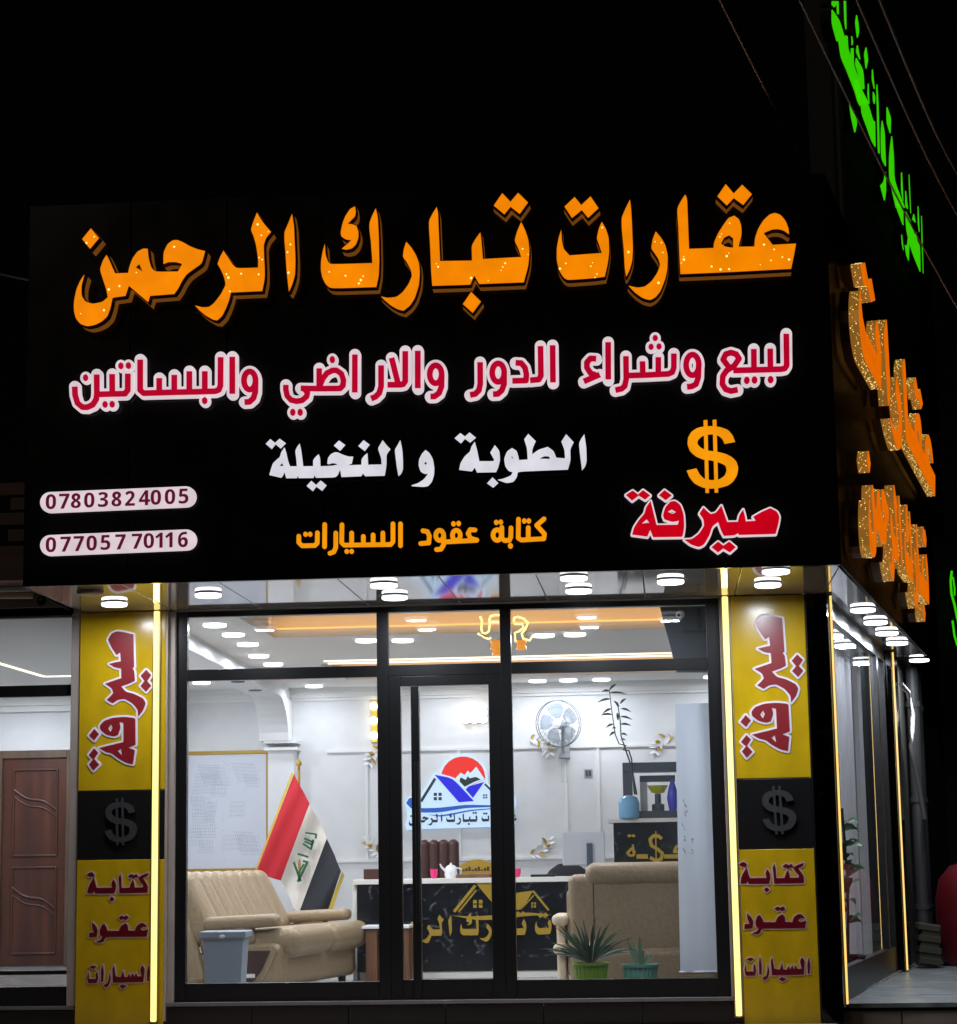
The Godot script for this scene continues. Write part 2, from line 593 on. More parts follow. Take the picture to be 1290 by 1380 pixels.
	M.logo_red = glow(c8(240, 30, 4), 0.9, c8(110, 10, 2))
	M.logo_blue = glow(c8(14, 4, 226), 0.9, c8(6, 2, 90))
	M.logo_mid = glow(c8(16, 86, 190), 0.9, c8(8, 36, 80))
	M.logo_dark = mat(c8(40, 44, 60), 0.5)
	M.logo_green = mat(c8(18, 44, 34), 0.5)
	M.warm_tube = glow(c8(255, 222, 140), 2.0)
	M.amber = glow(c8(255, 160, 40), 0.7, c8(180, 130, 50))
	M.bulb = glow(c8(255, 248, 232), 5.0)
	M.fan_blade = mat(Color(0.42, 0.52, 0.62, 0.55), 0.4)
	M.fan_blade.transparency = BaseMaterial3D.TRANSPARENCY_ALPHA

# ---------------------------------------------------------------- the place, from large to small
func _ready() -> void:
	rng.seed = 7
	aim()
	var cam := Camera3D.new()
	cam.name = "camera"
	cam.fov = rad_to_deg(2.0 * atan(PH / 2.0 / FL))
	cam.near = 0.1
	cam.far = 500.0
	cam.transform = Transform3D(Basis(cr, cu, -cf), EYE)
	add_child(cam)
	cam.current = true
	var sky := ProceduralSkyMaterial.new()
	sky.sky_top_color = Color(0.012, 0.013, 0.016)
	sky.sky_horizon_color = Color(0.03, 0.028, 0.026)
	sky.ground_bottom_color = Color(0.02, 0.02, 0.02)
	sky.ground_horizon_color = Color(0.03, 0.028, 0.026)
	sky.sky_curve = 0.1
	var env := Environment.new()
	env.background_mode = Environment.BG_SKY
	env.sky = Sky.new()
	env.sky.sky_material = sky
	env.background_energy_multiplier = 0.35
	env.tonemap_mode = Environment.TONE_MAPPER_LINEAR
	env.tonemap_exposure = 1.0
	env.sdfgi_enabled = true
	env.ssao_enabled = true
	env.ssil_enabled = true
	var we := WorldEnvironment.new()
	we.name = "environment"
	we.environment = env
	add_child(we)
	# faint fill light added to stand for town glow and lift the black sign; the photograph shows no sun
	var fill_light := DirectionalLight3D.new()
	fill_light.name = "added_night_fill"
	fill_light.light_energy = 0.022
	fill_light.light_color = c8(255, 236, 214)
	fill_light.light_angular_distance = 25.0
	fill_light.shadow_enabled = true
	fill_light.sky_mode = DirectionalLight3D.SKY_MODE_LIGHT_ONLY
	add_child(fill_light)
	fill_light.look_at_from_position(Vector3(-7, 11, 14), Vector3(0, 3, 0))
	make_materials()
	build_ground()
	build_rooms()
	build_sign()
	build_soffit()
	build_pillars()
	build_shopfront()
	build_side()
	build_neighbour()
	build_far()
	build_lamps()
	build_office()
	build_small_things()

func area(parent: Node3D, at: Vector3, size: Vector2, rot: Vector3, c: Color, e: float) -> void:
	var l := AreaLight3D.new()
	l.name = "lamp_light"
	l.area_size = size
	l.light_color = c
	l.light_energy = e
	l.area_range = 30.0
	l.area_attenuation = 2.0
	l.shadow_enabled = true
	parent.add_child(l, true)
	l.position = at - world_of(parent)
	l.rotation_degrees = rot

func side_pt(s_: float, out: float, y: float) -> Vector3:
	return Vector3(2.27, y, WALL) + sd * s_ + sn * out

# ---------------------------------------------------------------- ground
func build_ground() -> void:
	var g := structure("ground")
	var s := st()
	box(s, Vector3(-60, -0.2, -80), Vector3(60, 0, 60))
	obj("asphalt", s, M.asphalt, g)
	var p := structure("pavement")
	s = st()
	box(s, Vector3(-9, 0.0, -1.44), Vector3(2.2, 0.5, 0.7))
	obj("step", s, M.tile, p)
	# raised terrace along the side street, faced with beige tiles
	var t := structure("terrace")
	s = st()
	var c0 := Vector3(2.19, 0, -1.9)
	hexa(s, [c0, Vector3(7.0, 0, -1.9), Vector3(8.0, 0, -9), c0 + sd * 7.3, c0 + Vector3.UP * 0.57, Vector3(7.0, 0.57, -1.9), Vector3(8.0, 0.57, -9), c0 + sd * 7.3 + Vector3.UP * 0.57])
	obj("core", s, M.dark_body, t)
	var x := 2.2
	for i in 9:
		s = st()
		bevel(s, Vector3(x + 0.004, 0.02, -1.9), Vector3(x + 0.476, 0.545, -1.885), 0.003)
		obj("tile", s, M.tile, t)
		x += 0.48
	x = 2.2
	for i in 6:
		for j in 8:
			s = st()
			var a := Vector3(x, 0.57, -1.86 - j * 0.9)
			var sh := sd * (0.9 * j / sd.z * -1.0)
			a = Vector3(x + sh.x, 0.57, -1.86 - j * 0.9)
			var b := a + Vector3(0.876, 0, 0)
			var k := Vector3(-0.2 * 0.876 * -1.0, 0, -0.876)
			hexa(s, [a, b, b + k, a + k, a + Vector3.UP * 0.03, b + Vector3.UP * 0.03, b + k + Vector3.UP * 0.03, a + k + Vector3.UP * 0.03])
			obj("slab", s, M.terrace, t)
		x += 0.88

# ---------------------------------------------------------------- rooms behind the glass
func build_rooms() -> void:
	var far_r := Vector3(2.27, 0, WALL) + sd * ((BACK - WALL) / sd.z)
	var fl := structure("floor")
	var s := st()
	hexa(s, [Vector3(-7, 0.1, -1.56), Vector3(2.2, 0.1, -1.56), far_r + Vector3(0, 0.1, 0), Vector3(-7, 0.1, BACK), Vector3(-7, 0.615, -1.56), Vector3(2.2, 0.615, -1.56), far_r + Vector3(0, 0.615, 0), Vector3(-7, 0.615, BACK)])
	obj("screed", s, M.floor, fl)
	for i in 15:
		for j in 11:
			var x0 := -6.9 + i * 0.7
			var z0 := -1.6 - j * 0.62
			if x0 + 0.7 > 2.2 + 0.2 * (-1.5 - z0):
				continue
			s = st()
			box(s, Vector3(x0 + 0.002, 0.612, z0 - 0.618), Vector3(x0 + 0.698, FLOOR, z0))
			obj("floor_tile", s, M.floor, fl)
	var bw := structure("back_wall")
	s = st()
	box(s, Vector3(-7.2, 0.1, BACK - 0.2), Vector3(far_r.x - 0.06, 3.72, BACK))
	obj("wall_face", s, M.wall, bw)
	# moulded cornice, three steps
	for k in [[3.27, 0.03], [3.30, 0.06], [3.35, 0.1]]:
		s = st()
		box(s, Vector3(-3.9, k[0], BACK), Vector3(far_r.x, CEIL, BACK + k[1]))
		obj("cornice", s, M.plaster, bw)
	for y in [2.735, 1.62]:
		s = st()
		box(s, Vector3(-2.35, y, BACK), Vector3(2.6, y + 0.03, BACK + 0.022))
		obj("rail_moulding", s, M.plaster, bw)
	for x in [-1.95, -1.0, 0.09, 0.42, 1.5]:
		s = st()
		box(s, Vector3(x, 1.65, BACK), Vector3(x + 0.025, 2.735, BACK + 0.02))
		obj("stile_moulding", s, M.plaster, bw)
	var pw := structure("partition_wall")
	s = st()
	hexa(s, [Vector3(-3.05, 0.1, -1.62), Vector3(-2.98, 0.1, -1.62), Vector3(-3.93, 0.1, BACK), Vector3(-4.05, 0.1, BACK), Vector3(-3.05, 3.9, -1.62), Vector3(-2.98, 3.9, -1.62), Vector3(-3.93, 3.9, BACK), Vector3(-4.05, 3.9, BACK)])
	obj("wall_face", s, M.wall, pw)
	s = st()
	box(s, Vector3(-7.2, 0.1, BACK), Vector3(-7.0, 3.9, -1.56))
	obj("end_wall", s, M.wall, pw)
	# ceiling with two sunk trays
	var ce := structure("ceiling")
	var t1 := [-1.98, 1.75, -2.0, -3.45]
	var t2 := [-2.0, 1.9, -5.85, -7.5]
	var lids := [[-7.0, 4.0, -1.56, t1[2]], [-7.0, t1[0], t1[2], t1[3]], [t1[1], 4.0, t1[2], t1[3]], [-7.0, 4.0, t1[3], t2[2]], [-7.0, t2[0], t2[2], t2[3]], [t2[1], 4.0, t2[2], t2[3]], [-7.0, 4.0, t2[3], BACK]]
	for l in lids:
		s = st()
		# boards that reach the slanted side wall are cut to follow it
		var q0 := minf(l[1], 2.14 + (WALL - float(l[2])) * 0.1998); var q1 := minf(l[1], 2.14 + (WALL - float(l[3])) * 0.1998)
		hexa(s, [Vector3(l[0], CEIL, l[2]), Vector3(q0, CEIL, l[2]), Vector3(q1, CEIL, l[3]), Vector3(l[0], CEIL, l[3]), Vector3(l[0], CEIL + 0.06, l[2]), Vector3(q0, CEIL + 0.06, l[2]), Vector3(q1, CEIL + 0.06, l[3]), Vector3(l[0], CEIL + 0.06, l[3])])
		obj("ceiling_board", s, M.ceiling, ce)
	for t in [t1, t2]:
		s = st()
		# the tray's own walls and lid
		box(s, Vector3(t[0] - 0.1, CEIL + 0.061, t[3] - 0.12), Vector3(t[1] + 0.1, CEIL + 0.24, t[3] - 0.02))
		box(s, Vector3(t[0] - 0.1, CEIL + 0.061, t[2] + 0.02), Vector3(t[1] + 0.1, CEIL + 0.24, t[2] + 0.12))
		box(s, Vector3(t[0] - 0.12, CEIL + 0.061, t[3] - 0.02), Vector3(t[0] - 0.02, CEIL + 0.24, t[2] + 0.02))
		box(s, Vector3(t[1] + 0.02, CEIL + 0.061, t[3] - 0.02), Vector3(t[1] + 0.12, CEIL + 0.24, t[2] + 0.02))
		box(s, Vector3(t[0] - 0.12, CEIL + 0.241, t[3] - 0.12), Vector3(t[1] + 0.12, CEIL + 0.3, t[2] + 0.12))
		obj("tray", s, M.tray, ce)
	for t in [t1, t2]:
		var cv := thing("cove_light", "warm LED line hidden in the %s sunk ceiling tray" % ("front" if t == t1 else "rear"), "light", Vector3(0, CEIL + 0.1, t[3]), "cove lights in the ceiling trays")
		s = st()
		box(s, Vector3(t[0] + 0.02, CEIL + 0.065, t[3] - 0.012), Vector3(t[1] - 0.02, CEIL + 0.075, t[3] + 0.0))
		obj("led_line", s, M.warm_line, cv)
		area(cv, Vector3((t[0] + t[1]) / 2, CEIL + 0.085, t[3] + 0.12), Vector2(t[1] - t[0], 0.04), Vector3(40, 0, 0), c8(255, 200, 136), 0.26)
	# two thin LED profiles across the ceiling
	for z in [-5.5, -5.74]:
		var ll := thing("line_light", "thin warm white LED profile across the office ceiling, %s" % ("before the rear tray" if z < -5.6 else "in front of its twin"), "light", Vector3(0, CEIL, z), "LED profiles in the ceiling")
		s = st()
		box(s, Vector3(-1.9, CEIL - 0.012, z), Vector3(2.7, CEIL + 0.01, z + 0.035))
		obj("diffuser", s, M.white_line, ll)
	# roof and outer walls so that no sky light leaks in
	var rf := structure("roof")
	s = st()
	box(s, Vector3(-7.2, 3.78, BACK - 0.2), Vector3(-3.05, 3.9, -1.5))
	obj("slab", s, M.dark_body, rf)
	# beam between the two halves of the office, with its corbel and pilaster
	var bm := structure("beam")
	s = st()
	hexa(s, [Vector3(-2.80, 3.275, -1.6), Vector3(-2.52, 3.275, -1.6), Vector3(-2.72, 3.275, BACK), Vector3(-3.02, 3.275, BACK), Vector3(-2.80, CEIL, -1.6), Vector3(-2.52, CEIL, -1.6), Vector3(-2.72, CEIL, BACK), Vector3(-3.02, CEIL, BACK)])
	obj("beam_body", s, M.wall, bm)
	s = st()
	var prof := []
	for i in 9:
		var a := PI / 2 * i / 8
		prof.append(Vector2(-7.72 - 0.5 * sin(a) , 3.275 - 0.42 * (1.0 - cos(a))))
	for i in 8:
		var p: Vector2 = prof[i]; var q: Vector2 = prof[i + 1]
		quad(s, Vector3(-3.0, p.y, p.x), Vector3(-2.7, p.y, p.x), Vector3(-2.7, q.y, q.x), Vector3(-3.0, q.y, q.x))
		for x in [-3.0, -2.7]:
			quad(s, Vector3(x, p.y, p.x), Vector3(x, q.y, q.x), Vector3(x, q.y, BACK), Vector3(x, p.y, BACK))
	obj("corbel", s, M.wall, bm)
	s = st()
	box(s, Vector3(-2.925, FLOOR, BACK), Vector3(-2.66, 2.76, -8.3))
	obj("pilaster", s, M.wall, bm)
	for y in [2.76, 2.83]:
		s = st()
		box(s, Vector3(-2.96, y, BACK), Vector3(-2.62, y + 0.03, -8.25 + (y - 2.76) * 0.3))
		obj("capital", s, M.plaster, bm)
	for z in [-6.0, -7.0]:
		var dl := thing("recessed_spot", "small unlit recessed spot in the beam, %s" % ("nearer the shop window" if z == -6.0 else "nearer the pilaster"), "light", Vector3(-2.8, 3.275, z), "unlit spots in the beam")
		s = st()
		lathe(s, Vector3(-2.78 - 0.03 * (-z - 6.0), 3.275, z), [Vector2(0, -0.004), Vector2(0.05, -0.004), Vector2(0.062, -0.008), Vector2(0.066, 0.0)], 18)
		obj("ring", s, M.slate, dl)

# ---------------------------------------------------------------- the big sign
func build_sign() -> void:
	var sg := thing("shop_sign", "large glossy black fascia sign with orange, red and white lit Arabic lettering", "sign", Vector3(-0.4, SOFF, 0))
	var s := st()
	var len := 6.6
	var e0 := Vector3(2.205, 0, -0.035)
	var e1 := e0 + sd * len
	var a := [Vector3(-2.97, 3.75, -0.035), Vector3(e0.x, 3.75, e0.z), Vector3(e1.x, 3.75, e1.z), Vector3(-2.97, 3.75, e1.z)]
	var b := []
	for p in a: b.append(p + Vector3.UP * 2.17)
	hexa(s, a + b)
	obj("core", s, M.dark_body, sg)
	var edges := [35.0, 175.0, 306.0, 435.0, 568.0, 701.0, 834.0, 969.0, 1128.0]
	for i in 8:
		var x0 := -3.0 if i == 0 else wx(edges[i], 500, 0)
		var x1 := 2.24 if i == 7 else wx(edges[i + 1], 500, 0)
		s = st()
		bevel(s, Vector3(x0 + 0.003, SOFF, -0.034), Vector3(x1 - 0.003, 5.955, 0), 0.004)
		obj("panel", s, M.black_panel, sg)
	var sf := fr(Vector3(2.24, 0, 0), sd, sn)
	for i in 8:
		s = st()
		fbox(s, sf, Vector3(0.004 + i * 0.825, SOFF, -0.03), Vector3(0.82 + i * 0.825, 5.955, 0.0))
		obj("side_panel", s, M.side_panel, sg)
	s = st()
	box(s, Vector3(-3.0, SOFF, -1.46), Vector3(-2.972, 5.955, -0.036))
	obj("end_panel", s, M.black_panel, sg)
	front_letters(sg)
	side_letters(sg, sf)

func main_data() -> Array:
	# the three words of the top line: word, zoom origin and scale, outline, holes
	var A := [90.0, 270.0, 7.667]
	var B := [240.0, 270.0, 7.588]
	var C := [425.0, 260.0, 7.667]
	var D := [560.0, 250.0, 7.263]
	var E := [740.0, 250.0, 7.588]
	var F := [900.0, 235.0, 6.973]
	return [
		[2, A, ["P", [250,290, 332,388, 240,498, 160,400]]],
		[2, A, ["P", [180,770, 140,830, 100,920, 75,1050, 75,1140, 95,1220, 140,1275, 210,1300, 290,1285, 360,1250, 420,1195, 450,1110, 470,1010, 490,1000, 605,985, 640,880, 840,1050, 860,985, 1110,965, 1150,910, 1185,838, 1235,764, 1300,715, 1395,650, 1428,524, 1350,505, 1272,474, 1200,432, 1140,408, 1090,415, 1040,455, 1000,540, 1000,655, 1050,635, 1130,635, 1195,655, 1150,735, 915,738, 870,690, 845,600, 835,500, 790,498, 730,530, 680,600, 650,680, 635,750, 500,755, 470,690, 440,620, 412,565, 375,620, 343,715, 380,830, 410,920, 425,1000, 370,1050, 270,1070, 190,1045, 150,980, 150,880], [710,690, 750,655, 785,735]]],
		[2, B, ["P", [1165,140, 1185,260, 1190,400, 1200,600, 1195,760, 1170,850, 1135,930, 1125,850, 1110,700, 1100,540, 1088,400, 1090,320, 1130,230]]],
		[2, B, ["P", [808,125, 850,200, 900,265, 950,320, 900,380, 875,450, 878,560, 885,690, 885,800, 860,925, 540,940, 520,1020, 490,1100, 450,1180, 400,1225, 360,1220, 280,1175, 220,1125, 175,1075, 250,1095, 320,1090, 370,1050, 440,960, 490,860, 470,780, 440,710, 405,650, 430,580, 465,515, 510,580, 560,660, 600,695, 820,688, 820,600, 800,460, 775,370, 745,300, 770,220]]],
		[1, C, ["P", [625,160, 645,250, 655,450, 660,700, 655,850, 630,970, 160,985, 110,945, 75,880, 58,800, 60,700, 80,590, 98,530, 105,640, 130,710, 160,738, 590,725, 585,640, 575,500, 560,380, 560,310, 590,230]]],
		[1, C, ["P", [410,140, 418,190, 410,240, 370,280, 330,320, 380,322, 425,340, 445,400, 445,460, 420,530, 380,570, 320,585, 275,575, 330,530, 375,485, 320,480, 270,450, 262,410, 280,320, 310,240, 360,165]]],
		[1, C, ["P", [940,505, 990,560, 1040,640, 1070,720, 1080,820, 1070,950, 1030,1080, 980,1160, 910,1215, 850,1200, 780,1160, 720,1110, 680,1070, 750,1085, 840,1075, 900,1030, 960,950, 1000,860, 990,800, 950,720, 905,660, 915,580]]],
		[1, D, ["P", [207,212, 220,260, 225,400, 240,740, 555,735, 550,590, 590,520, 635,460, 645,540, 660,720, 1035,700, 1010,620, 970,540, 995,450, 1035,358, 1075,440, 1105,530, 1115,640, 1105,780, 1060,945, 625,962, 575,880, 535,968, 165,980, 155,850, 145,600, 130,350, 165,280]]],
		[1, D, ["P", [850,75, 930,160, 1005,72, 1100,165, 1020,275, 930,205, 870,280, 768,195]]],
		[1, D, ["P", [545,1042, 640,1135, 560,1245, 465,1160]]],
		[0, E, ["P", [125,455, 130,560, 150,650, 210,715, 540,690, 515,610, 488,540, 510,440, 540,372, 580,440, 610,530, 615,680, 600,800, 570,930, 460,945, 190,965, 150,940, 105,870, 80,770, 80,640, 100,530]]],
		[0, E, ["P", [262,118, 330,200, 425,112, 505,230, 400,328, 335,248, 235,330, 160,215]]],
		[0, E, ["P", [828,145, 840,240, 850,450, 858,640, 850,770, 825,860, 790,930, 775,850, 765,650, 745,450, 742,330, 785,230]]],
		[0, E, ["P", [1092,470, 1150,540, 1190,610, 1215,720, 1210,850, 1190,950, 1140,1080, 1090,1140, 1035,1170, 960,1150, 880,1095, 815,1025, 900,1045, 980,1035, 1050,980, 1110,890, 1138,810, 1120,750, 1080,690, 1045,640, 1060,550]]],
		[0, F, ["P", [165,190, 182,230, 190,450, 200,700, 430,692, 435,640, 470,560, 520,480, 570,410, 625,388, 670,420, 690,480, 695,560, 665,680, 815,678, 820,600, 850,510, 900,430, 960,375, 1010,362, 1060,380, 1110,440, 1135,510, 1140,560, 1090,525, 1040,512, 980,515, 900,550, 985,662, 1205,650, 1190,740, 1160,885, 600,915, 120,935, 110,750, 100,500, 88,320, 130,240], [500,650, 530,590, 580,570, 615,600, 615,690, 540,680]]],
		[0, F, ["P", [545,92, 620,180, 700,98, 790,185, 710,285, 620,220, 555,290, 468,205]]],
	]

func front_letters(sg: Node3D) -> void:
	var f := fr(Vector3.ZERO, Vector3.RIGHT, Vector3.BACK)
	main_glyphs = main_data()
	for g in main_glyphs:
		var z: Array = g[1]
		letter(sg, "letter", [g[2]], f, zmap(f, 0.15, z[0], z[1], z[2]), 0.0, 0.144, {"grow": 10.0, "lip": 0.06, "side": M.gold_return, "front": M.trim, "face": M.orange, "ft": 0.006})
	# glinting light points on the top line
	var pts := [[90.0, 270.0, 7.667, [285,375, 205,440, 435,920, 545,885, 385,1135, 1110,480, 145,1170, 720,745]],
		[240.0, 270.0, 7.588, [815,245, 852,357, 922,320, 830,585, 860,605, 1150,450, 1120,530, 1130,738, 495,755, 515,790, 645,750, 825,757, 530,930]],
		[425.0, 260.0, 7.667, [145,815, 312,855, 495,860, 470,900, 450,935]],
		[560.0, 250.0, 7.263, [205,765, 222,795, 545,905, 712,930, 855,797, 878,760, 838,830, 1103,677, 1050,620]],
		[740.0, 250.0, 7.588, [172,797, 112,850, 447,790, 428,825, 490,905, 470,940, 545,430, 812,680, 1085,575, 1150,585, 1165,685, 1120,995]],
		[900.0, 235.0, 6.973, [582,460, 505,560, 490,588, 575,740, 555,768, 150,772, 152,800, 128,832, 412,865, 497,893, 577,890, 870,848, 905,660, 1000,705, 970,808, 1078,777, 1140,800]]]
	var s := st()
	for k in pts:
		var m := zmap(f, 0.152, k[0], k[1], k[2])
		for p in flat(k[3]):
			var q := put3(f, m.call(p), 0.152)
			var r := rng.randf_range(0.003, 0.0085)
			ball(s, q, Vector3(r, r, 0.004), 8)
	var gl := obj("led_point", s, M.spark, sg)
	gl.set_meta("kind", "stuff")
	# second line: red faces on white glowing plates
	var R := [[85.0, 465.0, 9.214], [220.0, 465.0, 9.214], [370.0, 460.0, 10.75], [485.0, 455.0, 9.923], [620.0, 450.0, 9.214], [775.0, 445.0, 7.167], [955.0, 435.0, 9.923]]
	var h := 36; var h3 := 41; var h4 := 39; var h6 := 28
	var red := [
		[0, [["S",h,[145,515, 150,620, 180,720, 240,770, 300,772, 370,740, 413,670, 420,600, 418,365]], ["S",h,[430,612, 610,607, 770,603, 803,560, 805,355]], ["S",h,[610,360, 612,600]]]],
		[0, [["D",280,405,33,42]]], [0, [["D",718,258,34,42], ["D",812,255,34,42]]], [0, [["D",522,737,34,42], ["D",610,735,34,42]]],
		[0, [["S",h,[958,180, 958,560, 1000,597, 1300,588, 1650,580, 1890,573, 1935,555, 1955,500, 1957,150]], ["S",h,[1195,410, 1195,580]], ["S",h,[1382,370, 1382,580]], ["S",h,[1569,325, 1569,570]], ["S",h,[1761,325, 1761,570]]]],
		[1, [["D",515,690,35,44]]], [1, [["S",h,[858,145, 858,605]]]],
		[1, [["O",h,1075,440,72,113], ["S",h,[1147,430, 1145,580, 1120,660, 1070,705, 1010,708]]]],
		[2, [["S",h3,[1165,190, 1163,740]]]],
		[2, [["S",h3,[648,390, 648,680]], ["S",h3,[380,680, 640,685, 950,682, 992,640, 1000,560, 970,470, 900,420, 840,420, 760,460, 700,540, 655,650]], ["S",h3,[430,690, 478,740, 465,800, 400,855, 320,868, 240,850, 185,790, 165,700, 165,630]]]],
		[2, [["D",838,265,40,52]]], [2, [["D",265,1028,40,52], ["D",372,1028,40,52]]],
		[3, [["S",h4,[285,370, 285,650, 260,740, 210,790, 150,815]]]],
		[3, [["S",h4,[425,270, 508,600]], ["S",h4,[608,180, 608,580, 580,622, 540,630, 370,630]]]],
		[3, [["S",h4,[775,175, 775,675]]]], [3, [["O",h4,1015,490,80,120], ["S",h4,[1095,490, 1093,650, 1060,740, 1000,785, 945,787]]]],
		[4, [["S",h,[250,350, 252,620, 235,700, 190,745, 125,758]]]],
		[4, [["O",h,475,480,75,115], ["S",h,[548,480, 548,620, 520,700, 470,745, 410,748]]]],
		[4, [["S",h,[690,358, 760,362, 808,420, 825,500, 820,578, 650,582]], ["S",h,[1000,150, 1005,520, 980,565, 870,576]]]],
		[4, [["S",h,[1150,140, 1155,602]]]],
		[5, [["S",h6,[205,275, 150,272, 115,310, 115,360, 150,415, 200,432]], ["S",h6,[240,428, 85,495]]]],
		[5, [["S",h6,[320,115, 322,475]]]],
		[5, [["S",h6,[492,250, 495,470, 480,540, 450,565, 390,578]], ["S",h6,[505,438, 700,432, 900,422, 940,405, 955,360, 955,225]], ["S",h6,[652,300, 655,430]], ["S",h6,[805,260, 805,425]]]],
		[5, [["D",775,75,26,30], ["D",735,160,26,30], ["D",812,157,26,30]]],
		[5, [["O",h6,1135,335,62,100], ["S",h6,[1195,335, 1192,450, 1170,520, 1130,542, 1082,547]]]],
		[6, [["S",h4,[1040,145, 1045,570, 1020,610, 970,620, 330,637]], ["S",h4,[605,350, 608,620]], ["S",h4,[825,345, 828,620]], ["S",h4,[330,600, 270,590, 195,492, 230,420, 300,398, 370,420, 408,480, 340,580, 240,640, 190,715, 185,820, 230,890, 300,913, 390,895]]]],
		[6, [["D",512,770,40,50], ["D",615,765,40,50]]], [6, [["D",830,760,40,50]]]]
	for w in red:
		var z: Array = R[w[0]]
		letter(sg, "letter", w[1], f, zmap(f, 0.056, z[0], z[1], z[2]), 0.0, 0.05, {"grow": 3.9 * z[2], "lip": 0.03, "side": M.dark_side, "front": M.white_plate, "face": M.red_face, "ft": 0.006})
	# third line: white letters
	var W1 := [350.0, 580.0, 10.75]
	var W2 := [465.0, 580.0, 9.923]
	var W3 := [605.0, 575.0, 6.45]
	var white := [
		[W1, ["P", [140,645, 165,560, 190,480, 240,430, 295,385, 310,320, 360,245, 385,320, 410,440, 440,520, 540,520, 530,400, 515,300, 545,235, 580,190, 600,280, 620,430, 630,520, 775,518, 775,430, 815,380, 855,345, 875,400, 880,520, 1060,512, 1140,490, 1060,470, 1000,490, 980,480, 990,400, 1030,345, 1090,315, 1140,320, 1200,350, 1290,380, 1355,380, 1334,480, 1268,505, 1474,498, 1477,417, 1518,363, 1561,330, 1572,498, 1767,493, 1762,401, 1713,265, 1745,206, 1783,141, 1837,211, 1895,271, 1837,347, 1837,487, 1826,574, 1810,655, 1528,663, 1496,623, 1469,663, 1236,672, 1185,675, 1165,560, 1135,640, 1095,680, 815,685, 795,645, 780,688, 565,690, 552,650, 540,690, 385,692, 358,600, 335,660, 310,685], [285,515, 325,470, 345,515]]],
		[W1, ["P", [155,125, 225,180, 290,120, 380,185, 305,262, 230,200, 175,270, 88,195]]], [W1, ["P", [1150,145, 1240,210, 1165,295, 1075,220]]], [W1, ["P", [750,730, 818,790, 885,725, 970,795, 905,875, 820,815, 770,880, 680,805]]],
		[W2, ["P", [250,130, 330,190, 265,275, 178,210]]], [W2, ["P", [740,130, 765,250, 775,400, 775,520, 750,580, 715,610, 695,500, 680,380, 665,260, 705,195]]],
		[W2, ["P", [1078,262, 1130,300, 1175,380, 1195,500, 1190,600, 1160,690, 1110,745, 1050,755, 895,745, 890,735, 980,705, 1060,650, 1110,580, 1060,580, 1010,550, 985,470, 990,390, 1030,310], [1060,435, 1078,418, 1098,440, 1078,462]]],
		[W3, ["P", [1178,65, 1195,180, 1198,300, 1185,345, 1158,378, 1145,280, 1130,150, 1150,105]]],
		[W3, ["P", [1020,65, 1085,135, 1055,195, 1058,290, 1035,372, 640,388, 600,395, 590,440, 560,480, 500,490, 425,462, 480,450, 540,425, 555,395, 520,385, 490,345, 480,280, 505,215, 550,185, 590,210, 605,260, 610,290, 685,285, 680,190, 655,110, 690,62, 755,125, 725,195, 725,240, 780,200, 860,175, 910,210, 935,270, 1010,275, 1005,200, 978,130], [540,262, 550,256, 560,282], [785,278, 830,255, 870,258, 880,280]]],
		[W3, ["P", [225,130, 245,200, 265,300, 385,300, 395,290, 360,225, 400,160, 440,210, 445,290, 430,350, 410,395, 245,398, 225,355, 200,388, 90,375, 100,320, 135,260, 185,215, 195,175]]],
		[W3, ["P", [100,55, 140,85, 180,50, 235,95, 185,138, 140,105, 105,145, 50,100]]], [W3, ["P", [380,440, 430,490, 385,530, 332,492]]]]
	for w in white:
		var z: Array = w[0]
		letter(sg, "letter", [w[1]], f, zmap(f, 0.076, z[0], z[1], z[2]), 0.0, 0.07, {"grow": 0.0, "lip": 0.01, "side": M.dark_side, "front": M.dark_side, "face": M.white_letter, "ft": 0.006})
	# fourth line: small orange letters
	var O1 := [390.0, 685.0, 7.588]
	var O2 := [550.0, 685.0, 6.45]
	var k := 23
	var q := 20
	var small := [
		[O1, [["S",k,[97,285, 97,350, 130,383, 260,380, 285,355, 287,250],1]]], [O1, [["D",165,265,23,26], ["D",213,265,23,26]]], [O1, [["S",k,[362,165, 360,392],1]]], [O1, [["S",k,[475,252, 475,400, 455,445, 415,460],1]]],
		[O1, [["S",k,[538,168, 535,350, 560,376, 1035,370, 1060,340, 1060,158],1], ["S",k,[637,252, 637,370],1], ["S",k,[757,288, 757,370],1], ["S",k,[857,272, 857,370],1], ["S",k,[957,252, 957,370],1]]],
		[O1, [["D",587,440,23,26], ["D",637,440,23,26]]], [O1, [["S",k,[1137,158, 1137,382],1]]],
		[O2, [["S",q,[130,195, 168,202, 185,240, 180,300, 110,306],1]]], [O2, [["O",q,275,235,34,44], ["S",q,[310,240, 308,320, 285,355, 248,358],1], ["S",q,[315,292, 595,278],1], ["O",q,420,235,34,44], ["S",q,[582,188, 540,186, 522,220, 545,262, 598,276],1]]],
		[O2, [["D",395,135,20,23], ["D",440,132,20,23]]], [O2, [["O",q,775,232,36,46], ["S",q,[815,165, 815,260, 840,280, 880,278, 893,250, 895,170],1]]], [O2, [["D",767,122,20,23], ["D",806,120,20,23]]], [O2, [["D",890,326,22,25]]],
		[O2, [["S",q,[960,95, 958,258, 985,275, 1180,264, 1186,222, 1118,148, 1182,92],1], ["S",q,[1045,168, 1045,268],1]]], [O2, [["D",1010,110,20,23], ["D",1050,110,20,23]]]]
